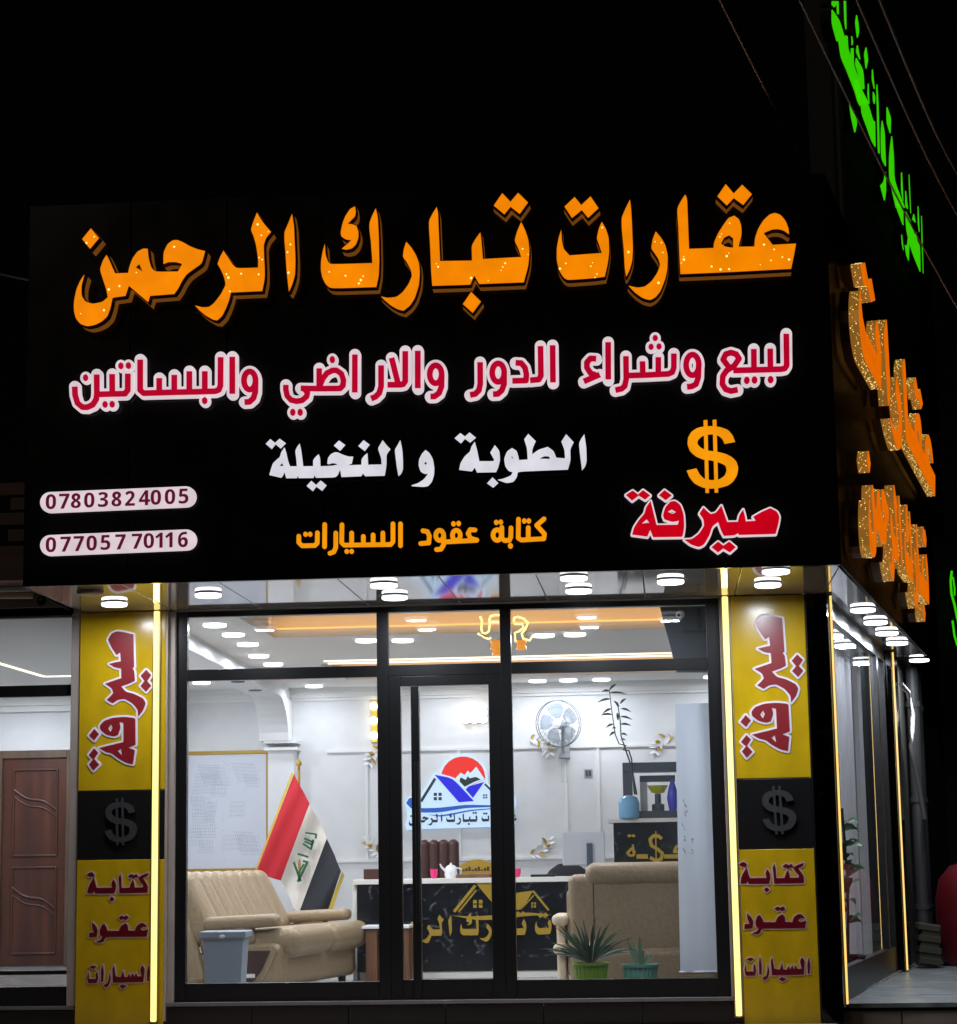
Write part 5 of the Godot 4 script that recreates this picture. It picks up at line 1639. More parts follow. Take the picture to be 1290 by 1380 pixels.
func right_sofa() -> void:
	var so := thing("armchair_sofa", "brown leather sofa seen from behind next to the hanging sheet", "sofa", Vector3(0.85, FLOOR, -3.7))
	var s := st()
	rbox(s, Vector3(0.90, 1.08, -3.72), Vector3(1.14, 0.84, 0.3), 0.06, 4)
	obj("back_shell", s, M.leather, so)
	s = st()
	rbox(s, Vector3(0.97, 1.50, -3.70), Vector3(1.02, 0.17, 0.34), 0.08, 4)
	obj("headrest", s, M.leather, so)
	s = st()
	rbox(s, Vector3(0.93, 0.80, -3.58), Vector3(1.0, 0.3, 0.14), 0.06, 4)
	obj("lower_roll", s, M.leather, so)
	for x in [0.33, 1.5]:
		s = st()
		rbox(s, Vector3(x + 0.06, 1.06, -3.9), Vector3(0.16, 0.7, 0.5), 0.07, 4)
		obj("arm_side", s, M.leather, so)
	# rolled armrest ends showing past the back
	for k in [[1237, 0.13, 0.085], [1275, 0.12, 0.08]]:
		s = st()
		var ay := wy(k[0], 756, -3.62)
		rbox(s, Vector3(wx(757, 1250, -3.62), ay, -3.85), Vector3(k[1], k[2], 0.5), 0.04, 4)
		obj("armrest", s, M.beige, so)
	s = st()
	rbox(s, Vector3(wx(758, 1270, -3.66), 0.9, -3.9), Vector3(0.07, 0.52, 0.42), 0.03, 3)
	obj("arm_post", s, M.beige, so)
	s = st()
	tube(s, [Vector3(0.52, 0.72, -3.567), Vector3(0.52, 1.45, -3.567)], 0.004, 5)
	tube(s, [Vector3(1.3, 0.72, -3.567), Vector3(1.3, 1.45, -3.567)], 0.004, 5)
	obj("seam", s, M.brown_leather, so)
	so.position += Vector3(0.02, 0, 0.6)

func flag() -> void:
	var zc := -6.5
	var fg := thing("national_flag", "red, white and black striped flag with green script on a pole behind the sofa", "flag", Vector3(-2.3, FLOOR, zc))
	var f := fr(Vector3(0, 0, zc), Vector3.RIGHT, Vector3.BACK)
	var Z := zmap(f, 0.0, 340, 1020, 6.271)
	var at := func(x: float, y: float, d: float) -> Vector3: return put3(f, Z.call(Vector2(x, y)), d)
	var s := st()
	tube(s, [Vector3(-2.305, FLOOR + 0.04, zc - 0.06), at.call(385, 110, -0.06)], 0.013, 8)
	obj("pole", s, M.gold_paint, fg)
	s = st()
	var tip: Vector3 = at.call(385, 70, -0.06)
	lathe(s, tip, [Vector2(0, -0.05), Vector2(0.012, -0.04), Vector2(0.012, -0.01), Vector2(0.028, 0.01), Vector2(0.024, 0.035), Vector2(0.008, 0.05), Vector2(0, 0.08)], 12)
	obj("finial", s, M.gold_paint, fg)
	s = st()
	lathe(s, Vector3(-2.305, FLOOR, zc - 0.06), [Vector2(0, 0), Vector2(0.14, 0), Vector2(0.14, 0.02), Vector2(0.03, 0.05), Vector2(0, 0.06)], 20)
	obj("foot", s, M.gold_paint, fg)
	# cloth: three stripes hanging aslant, gently folded. Each stripe runs between two edge lines.
	var e := [[[355,140], [40,985]], [[490,395], [240,1045]], [[628,690], [385,1345]], [[760,965], [625,1345]]]
	# lines from the pole end downwards, all four run parallel
	var names := ["red_stripe", "white_stripe", "black_stripe"]
	var ms := [M.flag_red, M.flag_white, M.flag_black]
	for k in 3:
		s = st()
		var g := []
		for i in 15:
			var t := i / 14.0
			var row := []
			for j in 7:
				var u := j / 6.0
				var a := Vector2(e[k][0][0], e[k][0][1]).lerp(Vector2(e[k][1][0], e[k][1][1]), t)
				var b := Vector2(e[k + 1][0][0], e[k + 1][0][1]).lerp(Vector2(e[k + 1][1][0], e[k + 1][1][1]), t)
				var p := a.lerp(b, u)
				var w: float = k + u
				row.append(at.call(p.x, p.y, 0.045 * sin(w * 2.6 + t * 1.2) + 0.02 * sin(w * 7.0 + t * 2.0) + 0.006 * sin(w * 17.0 - t * 3.0)))
			g.append(row)
		sheet(s, g)
		obj(names[k], s, ms[k], fg)
	s = st()
	for k in [[[335,135], [355,140], [40,985], [25,975]], [[765,970], [785,1000], [665,1340], [625,1345]]]:
		var q := []
		for p in k: q.append(at.call(p[0], p[1], 0.03))
		quad(s, q[0], q[1], q[2], q[3])
	obj("fringe", s, M.fringe, fg)
	var m2 := func(p: Vector2) -> Vector2: return Z.call(p)
	for p in [["S", 7, [460,642, 550,655, 545,690]], ["S", 8, [450,690, 530,725]], ["S", 7, [452,715, 520,745]], ["S", 7, [440,735, 505,780, 525,700]], ["S", 8, [395,820, 480,845]], ["S", 9, [395,1055, 475,890, 440,880]], ["S", 7, [360,890, 420,1050]], ["S", 5, [400,985, 445,905]]]:
		letter(fg, "green_script", [p], f, m2, 0.04, 0.075, {"grow": 0.0, "lip": 0.002, "side": M.flag_green, "front": M.flag_green})

func framed_map() -> void:
	var fm := thing("framed_map", "large pale street plan in a thin gold frame on the back wall", "picture", Vector3(-3.4, 1.56, BACK))
	var x0 := -3.88; var x1 := -2.945; var y0 := 1.545; var y1 := 2.775
	bar(fm, "frame", x0, x0 + 0.03, y0, y1, BACK, BACK + 0.035, M.gold_paint)
	bar(fm, "frame", x1 - 0.03, x1, y0, y1, BACK, BACK + 0.035, M.gold_paint)
	bar(fm, "frame", x0 + 0.03, x1 - 0.03, y1 - 0.035, y1, BACK, BACK + 0.034, M.gold_paint)
	bar(fm, "frame", x0 + 0.03, x1 - 0.03, y0, y0 + 0.035, BACK, BACK + 0.034, M.gold_paint)
	# a printed plan: blocks and lanes in faint greys
	var im := Image.create(512, 720, false, Image.FORMAT_RGB8)
	im.fill(c8(214, 218, 228))
	var r := RandomNumberGenerator.new()
	r.seed = 41
	var dk := c8(182, 188, 201)
	for q in 17:
		var ox := r.randi_range(20, 380); var oy := r.randi_range(40, 560)
		var w := r.randi_range(60, 150); var h := r.randi_range(60, 170)
		var sl := r.randf_range(-0.5, 0.9)
		for i in range(0, w, r.randi_range(10, 18)):
			for k in h:
				var x := clampi(ox + i + int(k * sl * 0.5), 0, 510)
				im.fill_rect(Rect2i(x, clampi(oy + k, 0, 719), 2, 1), dk)
		for k in range(0, h, r.randi_range(14, 30)):
			for i in w:
				im.fill_rect(Rect2i(clampi(ox + i + int(k * sl * 0.5), 0, 510), clampi(oy + k + int(i * 0.12 * sl), 0, 718), 1, 2), dk)
	for k in 60:
		im.fill_rect(Rect2i(r.randi_range(10, 490), r.randi_range(20, 690), r.randi_range(3, 10), 3), c8(170, 176, 190))
	var m := mat(Color.WHITE, 0.5)
	m.albedo_texture = ImageTexture.create_from_image(im)
	var s := st()
	quv(s, Vector3(x0 + 0.03, y0 + 0.035, BACK + 0.02), Vector3(x0 + 0.03, y1 - 0.035, BACK + 0.02), Vector3(x1 - 0.03, y1 - 0.035, BACK + 0.02), Vector3(x1 - 0.03, y0 + 0.035, BACK + 0.02))
	obj("plan_sheet", s, m, fm)

func wall_logo() -> void:
	var f := fr(Vector3(0, 0, BACK), Vector3.RIGHT, Vector3.BACK)
	var lg := thing("wall_logo_sign", "lit wall emblem of two blue roofed houses under a red sun with mountains", "sign", Vector3(-0.97, 1.9, BACK))
	var Z := zmap(f, 0.05, 530, 1000, 7.167)
	var put := func(called: String, p: Array, z0: float, z1: float, m: Material) -> void:
		letter(lg, called, [p], f, Z, z0, z1, {"grow": 0.0, "lip": 0.002, "side": m, "front": m})
	put.call("backing", ["P", [112,600, 135,545, 180,515, 250,525, 400,290, 600,345, 690,440, 880,365, 950,430, 1100,560, 1170,520, 1190,590, 1165,660, 1180,780, 1150,830, 950,818, 300,840, 130,850, 110,800, 140,720]], 0.01, 0.04, M.logo_white)
	put.call("sun_rim", ["D", 675,345,238,230], 0.01, 0.036, M.logo_white)
	put.call("sun", ["D", 675,345,214,207], 0.03, 0.0395, M.logo_red)
	put.call("mountain", ["P", [600,352, 650,295, 690,318, 720,275, 745,300, 802,238, 885,360, 790,395, 690,440]], 0.035, 0.0425, M.logo_white)
	put.call("mountain_shade", ["P", [650,340, 700,365, 720,330, 740,350, 800,335, 845,362, 780,385, 690,432, 640,380]], 0.04, 0.0455, M.logo_green)
	put.call("roof", ["P", [400,315, 575,350, 780,570, 635,582]], 0.038, 0.05, M.logo_blue)
	put.call("roof", ["P", [700,458, 732,425, 880,385, 770,540]], 0.038, 0.05, M.logo_blue)
	put.call("gable_line", ["S", 13, [268,575, 405,352]], 0.038, 0.05, M.logo_dark)
	put.call("gable_line", ["S", 9, [885,405, 1000,520]], 0.038, 0.05, M.logo_dark)
	for k in [[392,490], [438,490], [392,532], [438,532], [868,505], [892,505], [868,528], [892,528]]:
		var w := 30 if k[0] < 600 else 16
		put.call("window", ["P", [k[0],k[1], k[0]+w,k[1], k[0]+w,k[1]+w, k[0],k[1]+w]], 0.038, 0.05, M.logo_dark)
	put.call("wave", ["P", [125,590, 150,545, 190,535, 200,600, 260,640, 450,635, 700,605, 945,610, 1150,600, 1140,625, 945,628, 700,637, 450,680, 260,682, 170,640]], 0.038, 0.05, M.logo_mid)
	put.call("wave", ["P", [330,700, 450,708, 560,690, 740,655, 945,640, 945,648, 740,668, 560,706, 450,722]], 0.038, 0.05, M.logo_mid)
	var a := onz(551, 1108, BACK).x; var b := onz(694, 1108, BACK).x
	for g in main_glyphs:
		letter(lg, "word_letter", [g[2]], f, affine(g, a, b, 2.005, 0.17), 0.038, 0.05, {"grow": 0.0, "lip": 0.002, "side": M.logo_dark, "front": M.logo_dark})

func wall_fan() -> void:
	var c := onz(754, 975, BACK + 0.28)
	var fn := thing("wall_fan", "white wall fan with round wire guard mounted above the monitor", "fan", Vector3(c.x, c.y, BACK))
	var bs := Basis(Vector3.UP, -0.35) * Basis(Vector3.RIGHT, 0.12)
	var s := st()
	for k in [[0.235, 0.0], [0.235, 0.05], [0.17, 0.055], [0.1, 0.062]]:
		var ring := []
		for i in 36:
			ring.append(c + bs * Vector3(cos(TAU * i / 36) * k[0], sin(TAU * i / 36) * k[0], k[1]))
		tube(s, ring, 0.0045 if k[0] > 0.2 else 0.0022, 5, -1.0, true)
	for i in 30:
		var d := Vector3(cos(TAU * i / 30), sin(TAU * i / 30), 0)
		tube(s, [c + bs * (d * 0.05 + Vector3(0, 0, 0.065)), c + bs * (d * 0.16 + Vector3(0, 0, 0.06)), c + bs * (d * 0.235 + Vector3(0, 0, 0.03))], 0.0015, 4)
	obj("guard", s, M.slate, fn)
	for i in 5:
		s = st()
		var a0 := TAU * i / 5 + 0.4
		var g := []
		for j in 7:
			var r := lerpf(0.05, 0.205, j / 6.0)
			var w := 0.34 + 0.2 * sin(PI * j / 6.0)
			var row := []
			for k in 4:
				var a := a0 + w * (k / 3.0 - 0.5) * 2.0 + 0.12 * j / 6.0
				row.append(c + bs * Vector3(cos(a) * r, sin(a) * r, 0.02 + 0.03 * (k / 3.0 - 0.5)))
			g.append(row)
		sheet(s, g)
		obj("blade", s, M.fan_blade, fn)
	s = st()
	lathe(s, c, [Vector2(0, 0.08), Vector2(0.045, 0.075), Vector2(0.05, 0.05), Vector2(0.05, -0.02), Vector2(0.065, -0.04), Vector2(0.06, -0.14), Vector2(0, -0.16)], 20, bs * Basis(Vector3.RIGHT, PI / 2))
	obj("motor", s, M.white_plastic, fn)
	s = st()
	tube(s, [c + bs * Vector3(0, -0.02, -0.1), c + Vector3(0.02, -0.26, -0.14), Vector3(c.x + 0.03, c.y - 0.28, BACK)], 0.02, 8)
	bevel(s, Vector3(c.x - 0.03, c.y - 0.34, BACK), Vector3(c.x + 0.09, c.y - 0.16, BACK + 0.06), 0.012)
	obj("wall_bracket", s, M.grey_plastic, fn)
	for x in [0.0, 0.05]:
		s = st()
		tube(s, [Vector3(c.x + x, c.y - 0.3, BACK + 0.05), Vector3(c.x + x + 0.004, c.y - 0.56, BACK + 0.05)], 0.0022, 5)
		ball(s, Vector3(c.x + x + 0.004, c.y - 0.57, BACK + 0.05), Vector3.ONE * 0.008, 8)
		obj("pull_cord", s, M.grey_plastic, fn)

func chandelier() -> void:
	var zc := -3.0
	var ch := thing("chandelier", "gold ring chandelier with glowing looped tubes hanging in the front ceiling tray", "chandelier", Vector3(-0.2, 3.4, zc))
	var f := fr(Vector3(0, 0, zc), Vector3.RIGHT, Vector3.BACK)
	var Z := zmap(f, 0.0, 620, 810, 10.75)
	var at := func(x: float, y: float, d: float) -> Vector3: return put3(f, Z.call(Vector2(x, y)), d)
	var loops := [[[290,220], [315,280], [305,400], [320,455], [370,460], [410,430], [425,330], [420,250], [440,210], [500,200], [580,210]], [[250,465], [300,480], [350,520], [420,555], [450,540]], [[780,300], [790,245], [840,235], [930,265], [990,320], [960,400], [900,480], [920,550], [1010,575], [1050,500]], [[800,340], [900,330], [920,380], [860,440], [800,470], [810,600]], [[460,300], [560,310]]]
	var i := 0
	for l in loops:
		var s := st()
		var p := []
		for k in l:
			p.append(at.call(k[0], k[1], 0.05 * sin(i * 1.7 + float(k[0]) * 0.012)))
		tube(s, p, 0.0085, 8)
		obj("lit_tube", s, M.warm_tube, ch)
		i += 1
	for k in [[515, 640], [890, 640], [540, 720]]:
		var s := st()
		var c: Vector3 = at.call(k[0], k[1], 0.0)
		lathe(s, c, [Vector2(0, -0.035), Vector2(0.04, -0.035), Vector2(0.042, -0.02), Vector2(0.03, 0.0), Vector2(0.042, 0.02), Vector2(0.04, 0.035), Vector2(0, 0.035)], 18)
		obj("amber_cup", s, M.amber, ch)
	var s2 := st()
	var top: Vector3 = at.call(680, 420, 0.0)
	tube(s2, [top, Vector3(top.x, CEIL + 0.24, top.z)], 0.008, 6)
	tube(s2, [at.call(300, 470, 0.0), at.call(515, 600, 0.0), top, at.call(890, 600, 0.0), at.call(1000, 330, 0.0)], 0.006, 6)
	obj("frame", s2, M.gold, ch)

func chairs() -> void:
	var ec := thing("executive_chair", "brown leather executive chair behind the reception desk", "chair", Vector3(-1.0, FLOOR, -6.3))
	var zc := -6.4
	var x0 := wx(566, 1150, zc); var x1 := wx(618, 1150, zc)
	var s := st()
	var yt := wy(1131, 590, zc)
	for k in 4:
		rbox(s, Vector3(lerpf(x0, x1, (k + 0.5) / 4.0), yt - 0.28, zc), Vector3((x1 - x0) / 4.0 + 0.01, 0.56, 0.14), 0.055, 4)
	obj("backrest", s, M.brown_leather, ec)
	s = st()
	rbox(s, Vector3((x0 + x1) / 2, 1.12, zc + 0.25), Vector3(0.5, 0.12, 0.5), 0.05, 3)
	obj("seat", s, M.brown_leather, ec)
	s = st()
	tube(s, [Vector3((x0 + x1) / 2, FLOOR + 0.06, zc + 0.2), Vector3((x0 + x1) / 2, 1.08, zc + 0.2)], 0.03, 10)
	for k in 5:
		tube(s, [Vector3((x0 + x1) / 2, FLOOR + 0.07, zc + 0.2), Vector3((x0 + x1) / 2 + 0.28 * cos(TAU * k / 5), FLOOR + 0.03, zc + 0.2 + 0.28 * sin(TAU * k / 5))], 0.02, 8)
	obj("pedestal", s, M.black_plastic, ec)
	var oc := thing("office_chair", "low black office chair with rounded back behind the reception desk", "chair", Vector3(0.1, FLOOR, -6.3))
	var cx := wx(765, 1172, -6.3)
	s = st()
	ball(s, Vector3(cx, 1.36, -6.3), Vector3(0.23, 0.23, 0.05), 16)
	obj("backrest", s, M.dark_body, oc)
	s = st()
	rbox(s, Vector3(cx, 1.08, -6.1), Vector3(0.46, 0.08, 0.44), 0.035, 3)
	obj("seat", s, M.dark_body, oc)
	s = st()
	tube(s, [Vector3(cx, FLOOR + 0.05, -6.1), Vector3(cx, 1.06, -6.1)], 0.028, 10)
	for k in 5:
		tube(s, [Vector3(cx, FLOOR + 0.06, -6.1), Vector3(cx + 0.26 * cos(TAU * k / 5), FLOOR + 0.03, -6.1 + 0.26 * sin(TAU * k / 5))], 0.018, 8)
	obj("pedestal", s, M.black_plastic, oc)

# ---------------------------------------------------------------- small things
func build_small_things() -> void:
	var top := 1.468
	var zt := -5.45
	var s := st()
	# on the reception desk
	var bx := thing("desk_box", "small dark brown box at the flag end of the reception desk", "box", Vector3(-1.45, top, zt))
	bevel(s, Vector3(wx(490, 1175, zt), top + 0.001, zt - 0.15), Vector3(wx(520, 1175, zt), top + 0.09, zt), 0.006)
	obj("box_body", s, M.brown_leather, bx)
	for k in [[585, "in front of the brown chair", 0.08], [697, "beside the gold name plate", 0.075]]:
		var x := wx(k[0], 1172, zt)
		var cp := thing("pink_cup", "small pink cup on the reception desk %s" % k[1], "cup", Vector3(x, top, zt), "pink cups on the desk")
		s = st()
		lathe(s, Vector3(x, top + 0.001, zt), [Vector2(0, 0), Vector2(0.02, 0), Vector2(0.03, 0.03), Vector2(0.034, k[2]), Vector2(0.03, k[2]), Vector2(0, 0.02)], 18)
		obj("cup_body", s, M.pink, cp)
	var kx := wx(608, 1170, zt)
	var ke := thing("white_kettle", "white steaming kettle standing on the reception desk", "kettle", Vector3(kx, top, zt))
	s = st()
	lathe(s, Vector3(kx, top + 0.001, zt), [Vector2(0, 0), Vector2(0.05, 0), Vector2(0.058, 0.03), Vector2(0.05, 0.09), Vector2(0.03, 0.11), Vector2(0.012, 0.115), Vector2(0.01, 0.13), Vector2(0, 0.132)], 22)
	obj("kettle_body", s, M.white_plastic, ke)
	s = st()
	tube(s, [Vector3(kx - 0.045, top + 0.06, zt), Vector3(kx - 0.085, top + 0.1, zt + 0.01), Vector3(kx - 0.095, top + 0.125, zt + 0.01)], 0.012, 8, 0.007)
	obj("spout", s, M.white_plastic, ke)
	s = st()
	tube(s, [Vector3(kx + 0.045, top + 0.09, zt), Vector3(kx + 0.09, top + 0.08, zt), Vector3(kx + 0.085, top + 0.03, zt), Vector3(kx + 0.05, top + 0.025, zt)], 0.007, 8)
	obj("handle", s, M.white_plastic, ke)
	var np := thing("name_plate", "arched gold name plate with wooden foot on the reception desk", "name plate", Vector3(wx(645, 1172, zt), top, zt))
	var f := fr(Vector3(0, 0, zt), Vector3.RIGHT, Vector3.BACK)
	var n0 := wx(620, 1172, zt); var n1 := wx(664, 1172, zt)
	s = st()
	var pts := PackedVector2Array([Vector2(n0, top + 0.035), Vector2(n1 + 0.02, top + 0.035)])
	for i in 13:
		var t := i / 12.0
		pts.append(Vector2(lerpf(n1 + 0.02, n0, t), top + 0.11 + 0.05 * sin(PI * t)))
	slab(s, f, func(p: Vector2) -> Vector2: return p, {"o": pts, "h": []}, -0.02, 0.0)
	obj("plate", s, M.gold_paint, np)
	s = st()
	bevel(s, Vector3(n0 - 0.04, top + 0.001, zt - 0.06), Vector3(n1 + 0.04, top + 0.034, zt + 0.03), 0.006)
	obj("foot", s, M.wood2, np)
	s = st()
	for i in 9:
		box(s, Vector3(n0 + 0.02 + i * 0.027, top + 0.06, zt), Vector3(n0 + 0.04 + i * 0.027, top + 0.072 + 0.012 * (i % 3), zt + 0.002))
	obj("engraving", s, M.brown_panel, np)
	var kb := thing("keyboard", "black keyboard lying on the reception desk", "keyboard", Vector3(wx(735, 1175, zt), top, zt))
	s = st()
	bevel(s, Vector3(wx(715, 1175, zt), top + 0.001, zt - 0.12), Vector3(wx(748, 1175, zt), top + 0.022, zt), 0.004)
	obj("key_bed", s, M.black_plastic, kb)
	var zm := -5.75
	var mo := thing("monitor", "silver computer monitor seen from behind on the reception desk", "monitor", Vector3(wx(787, 1150, zm), top, zm))
	s = st()
	bevel(s, Vector3(wx(758, 1140, zm), wy(1166, 787, zm), zm - 0.03), Vector3(wx(815, 1140, zm), wy(1121, 787, zm), zm + 0.02), 0.01)
	obj("shell", s, M.grey_plastic, mo)
	s = st()
	bevel(s, Vector3(wx(791, 1150, zm), top + 0.01, zm + 0.02), Vector3(wx(799, 1150, zm), wy(1136, 795, zm), zm + 0.05), 0.006)
	obj("stand", s, M.slate, mo)
	s = st()
	bevel(s, Vector3(wx(780, 1150, zm), top + 0.001, zm - 0.06), Vector3(wx(808, 1150, zm), top + 0.012, zm + 0.1), 0.004)
	obj("foot", s, M.slate, mo)
	# wooden side table before the desk
	var tb := thing("side_table", "small wooden side table with flat legs between the sofa and the desk", "table", Vector3(-1.35, FLOOR, -4.9))
	var tz := -4.9
	bar(tb, "top", wx(488, 1250, tz), wx(552, 1250, tz), 1.06, 1.085, tz - 0.35, tz + 0.02, M.white_plastic)
	for k in [[493, 508], [543, 551]]:
		bar(tb, "leg", wx(k[0], 1280, tz), wx(k[1], 1280, tz), FLOOR, 1.059, tz - 0.05, tz, M.wood2)
		bar(tb, "leg", wx(k[0], 1280, tz), wx(k[1], 1280, tz), FLOOR, 1.059, tz - 0.34, tz - 0.29, M.wood2)
	# waste bin inside the window
	var bz := -2.3
	var b0 := wx(272, 1255, bz); var b1 := wx(328, 1255, bz); var bt := wy(1262, 300, bz)
	var wb := thing("waste_bin", "tapered grey plastic waste bin inside the shop window beside the sofa", "bin", Vector3((b0 + b1) / 2, FLOOR, bz))
	s = st()
	var c := Vector3((b0 + b1) / 2, 0, bz - 0.13)
	var hw := (b1 - b0) / 2
	var q := []
	for k in [[FLOOR, 0.8], [bt, 0.97]]:
		for e in [[-1, 1], [1, 1], [1, -1], [-1, -1]]:
			q.append(c + Vector3(e[0] * hw * k[1], k[0], e[1] * 0.12 * k[1]))
	hexa(s, q)
	obj("body", s, M.bin, wb)
	s = st()
	rbox(s, c + Vector3(0, bt + 0.012, 0), Vector3(hw * 2 + 0.04, 0.05, 0.28), 0.012, 2)
	obj("rim", s, M.bin, wb)
	s = st()
	ball(s, c + Vector3(0, bt, 0.142), Vector3(0.022, 0.014, 0.006), 10)
	obj("badge", s, M.white_plastic, wb)
	# sconce and bright lamp cluster on the back wall
	var sx := onz(505, 960, BACK).x
	var sc := thing("wall_sconce", "gold wall sconce with three round bulbs on the back wall", "lamp", Vector3(sx, 3.0, BACK))
	bar(sc, "back_plate", sx - 0.035, sx + 0.035, 2.83, 3.27, BACK, BACK + 0.03, M.gold)
	for y in [2.9, 3.05, 3.2]:
		s = st()
		ball(s, Vector3(sx, y, BACK + 0.075), Vector3.ONE * 0.042, 14)
		obj("bulb", s, M.bulb, sc)
	var lx := onz(640, 965, BACK)
	var lc := thing("bulb_cluster_lamp", "bright wall lamp of six round bulbs above the lit emblem", "lamp", Vector3(lx.x, lx.y, BACK))
	bar(lc, "back_plate", lx.x - 0.13, lx.x + 0.13, lx.y - 0.07, lx.y + 0.07, BACK, BACK + 0.03, M.white_plastic)
	for i in 3:
		for j in 2:
			s = st()
			ball(s, Vector3(lx.x + (i - 1) * 0.09, lx.y + (j - 0.5) * 0.075, BACK + 0.06), Vector3.ONE * 0.041, 14)
			obj("bulb", s, M.bulb, lc)
	area(lc, Vector3(lx.x, lx.y, BACK + 0.12), Vector2(0.26, 0.14), Vector3(0, 180, 0), c8(255, 246, 236), 0.06)
	# light switch
	var swp := onz(793, 1042, BACK)
	var sw := thing("light_switch", "small grey light switch on the back wall under the fan", "switch", Vector3(swp.x, swp.y, BACK))
	bar(sw, "plate", swp.x - 0.045, swp.x + 0.045, swp.y - 0.045, swp.y + 0.045, BACK, BACK + 0.01, M.grey_plastic)
	for i in 2:
		bar(sw, "rocker", swp.x - 0.03 + i * 0.032, swp.x - 0.002 + i * 0.032, swp.y - 0.03, swp.y + 0.03, BACK + 0.01, BACK + 0.015, M.slate)
	# plaster flower sprays on the panel corners
	var sprays := [[738, 1005, 1, 1, "below the fan"], [885, 1002, -1, 1, "above the display box"], [738, 1142, 1, -1, "beside the monitor"], [500, 1018, -1, 1, "below the sconce"], [498, 1142, -1, -1, "above the dark box on the desk"]]
	for k in sprays:
		var o := onz(k[0], k[1], BACK)
		var fl := thing("flower_moulding", "white and gold plaster flower spray on the back wall %s" % k[4], "ornament", Vector3(o.x, o.y, BACK), "plaster flower sprays")
		# leaves in pairs along a bent twig that follows the panel corner
		var tw := []
		for i in 8:
			var t := i / 7.0
			tw.append(o + Vector3(-k[2] * (0.17 - 0.2 * t - 0.03 * sin(t * PI)), k[3] * (0.07 - 0.2 * t * t), 0.014))
		s = st()
		tube(s, tw, 0.005, 5)
		obj("twig", s, M.plaster, fl)
		for i in 7:
			var a: Vector3 = tw[i]
			var d: Vector3 = tw[i + 1] - a
			for e in [-1.0, 1.0]:
				s = st()
				var side: Vector3 = Vector3(-d.y, d.x, 0).normalized() * e
				leaf(s, a, a + d.normalized() * 0.045 + side * (0.05 + 0.012 * (i % 3)) + Vector3(0, 0, 0.02), 0.017, 0.008)
				obj("petal", s, M.gold_paint if (i + int(e)) % 5 == 1 else M.plaster, fl)
		s = st()
		ball(s, o + Vector3(0.01, 0.02, 0.024), Vector3(0.022, 0.022, 0.016), 10)
		obj("flower_centre", s, M.gold_paint, fl)
	# hanging translucent sheet inside the glass
	var hz := -1.72
	var hsx := [wx(910, 948, hz), wx(957, 948, hz), wx(917, 1312, hz), wx(968, 1312, hz)]
	var hsht := thing("hanging_sheet", "long pale sheet hung inside the window, with a bottom rod", "banner", Vector3(1.3, 0.82, hz))
	s = st()
	var y0 := wy(1310, 940, hz); var y1 := wy(948, 930, hz)
	var gr := []
	for i in 25:
		var row := []
		for j in 9:
			var t := i / 24.0; var u := j / 8.0
			var x := lerpf(lerpf(hsx[2], hsx[0], t), lerpf(hsx[3], hsx[1], t), u)
			row.append(Vector3(x, lerpf(y0, y1, t), hz + 0.012 * sin(u * 7.0 + t * 3.0) + 0.006 * sin(t * 17.0 + u * 2.0)))
		gr.append(row)
	sheet(s, gr)
	obj("sheet", s, M.sheet, hsht)
	s = st()
	tube(s, [Vector3(hsx[2] - 0.01, y0, hz + 0.004), Vector3(hsx[3] + 0.01, y0, hz + 0.004)], 0.009, 8)
	obj("bottom_rod", s, M.white_plastic, hsht)
	s = st()
	var r := RandomNumberGenerator.new()
	r.seed = 5
	var sf := fr(Vector3(0, 0, hz + 0.019), Vector3.RIGHT, Vector3.BACK)
	for k in [[922, 1085], [924, 1098], [923, 1114], [932, 1130], [923, 1131], [921, 1145], [931, 1148]]:
		var p := hit(sf, 0.0, k[0], k[1])
		for j in 3:
			var d := Vector2(r.randf_range(-0.012, 0.012), r.randf_range(-0.02, 0.02))
			tube(s, [put3(sf, p + d, 0), put3(sf, p + d + Vector2(r.randf_range(-0.014, 0.014), r.randf_range(-0.03, 0.03)), 0)], 0.0022, 4)
	obj("handwriting", s, M.ink, hsht)
	# dark unit hung behind the transom, with a white dome camera
	var tv := thing("hanging_screen", "dark grey hanging screen seen from behind through the transom glass", "screen", Vector3(1.3, 3.0, -2.1))
	var tz2 := -2.15
	s = st()
	q = []
	for d in [-0.12, 0.0]:
		pass
	var k0 := onz(912, 905, tz2); var k1 := onz(962, 905, tz2); var k2 := onz(962, 812, tz2); var k3 := onz(888, 812, tz2)
	hexa(s, [k0, k1, k1 + Vector3(0, 0, -0.1), k0 + Vector3(0, 0, -0.1), k3, k2, k2 + Vector3(0, 0, -0.1), k3 + Vector3(0, 0, -0.1)])
	obj("back_shell", s, M.slate, tv)
	s = st()
	var m0 := onz(920, 850, tz2); var m1 := onz(951, 849, tz2)
	box(s, Vector3(m0.x, m0.y - 0.012, tz2), Vector3(m1.x, m0.y, tz2 + 0.02))
	box(s, Vector3(m1.x - 0.06, m0.y - 0.01, tz2), Vector3(m1.x - 0.03, m0.y + 0.16, tz2 + 0.018))
	obj("rib", s, M.black_plastic, tv)
	var dc := onz(917, 828, tz2 + 0.05)
	var dm := thing("dome_camera", "small white dome camera on the dark hanging screen", "camera", dc)
	s = st()
	ball(s, dc, Vector3(0.035, 0.028, 0.035), 14)
	obj("dome", s, M.white_plastic, dm)
	s = st()
	ball(s, dc + Vector3(-0.012, -0.008, 0.03), Vector3.ONE * 0.012, 10)
	obj("lens", s, M.black_plastic, dm)
	plants()

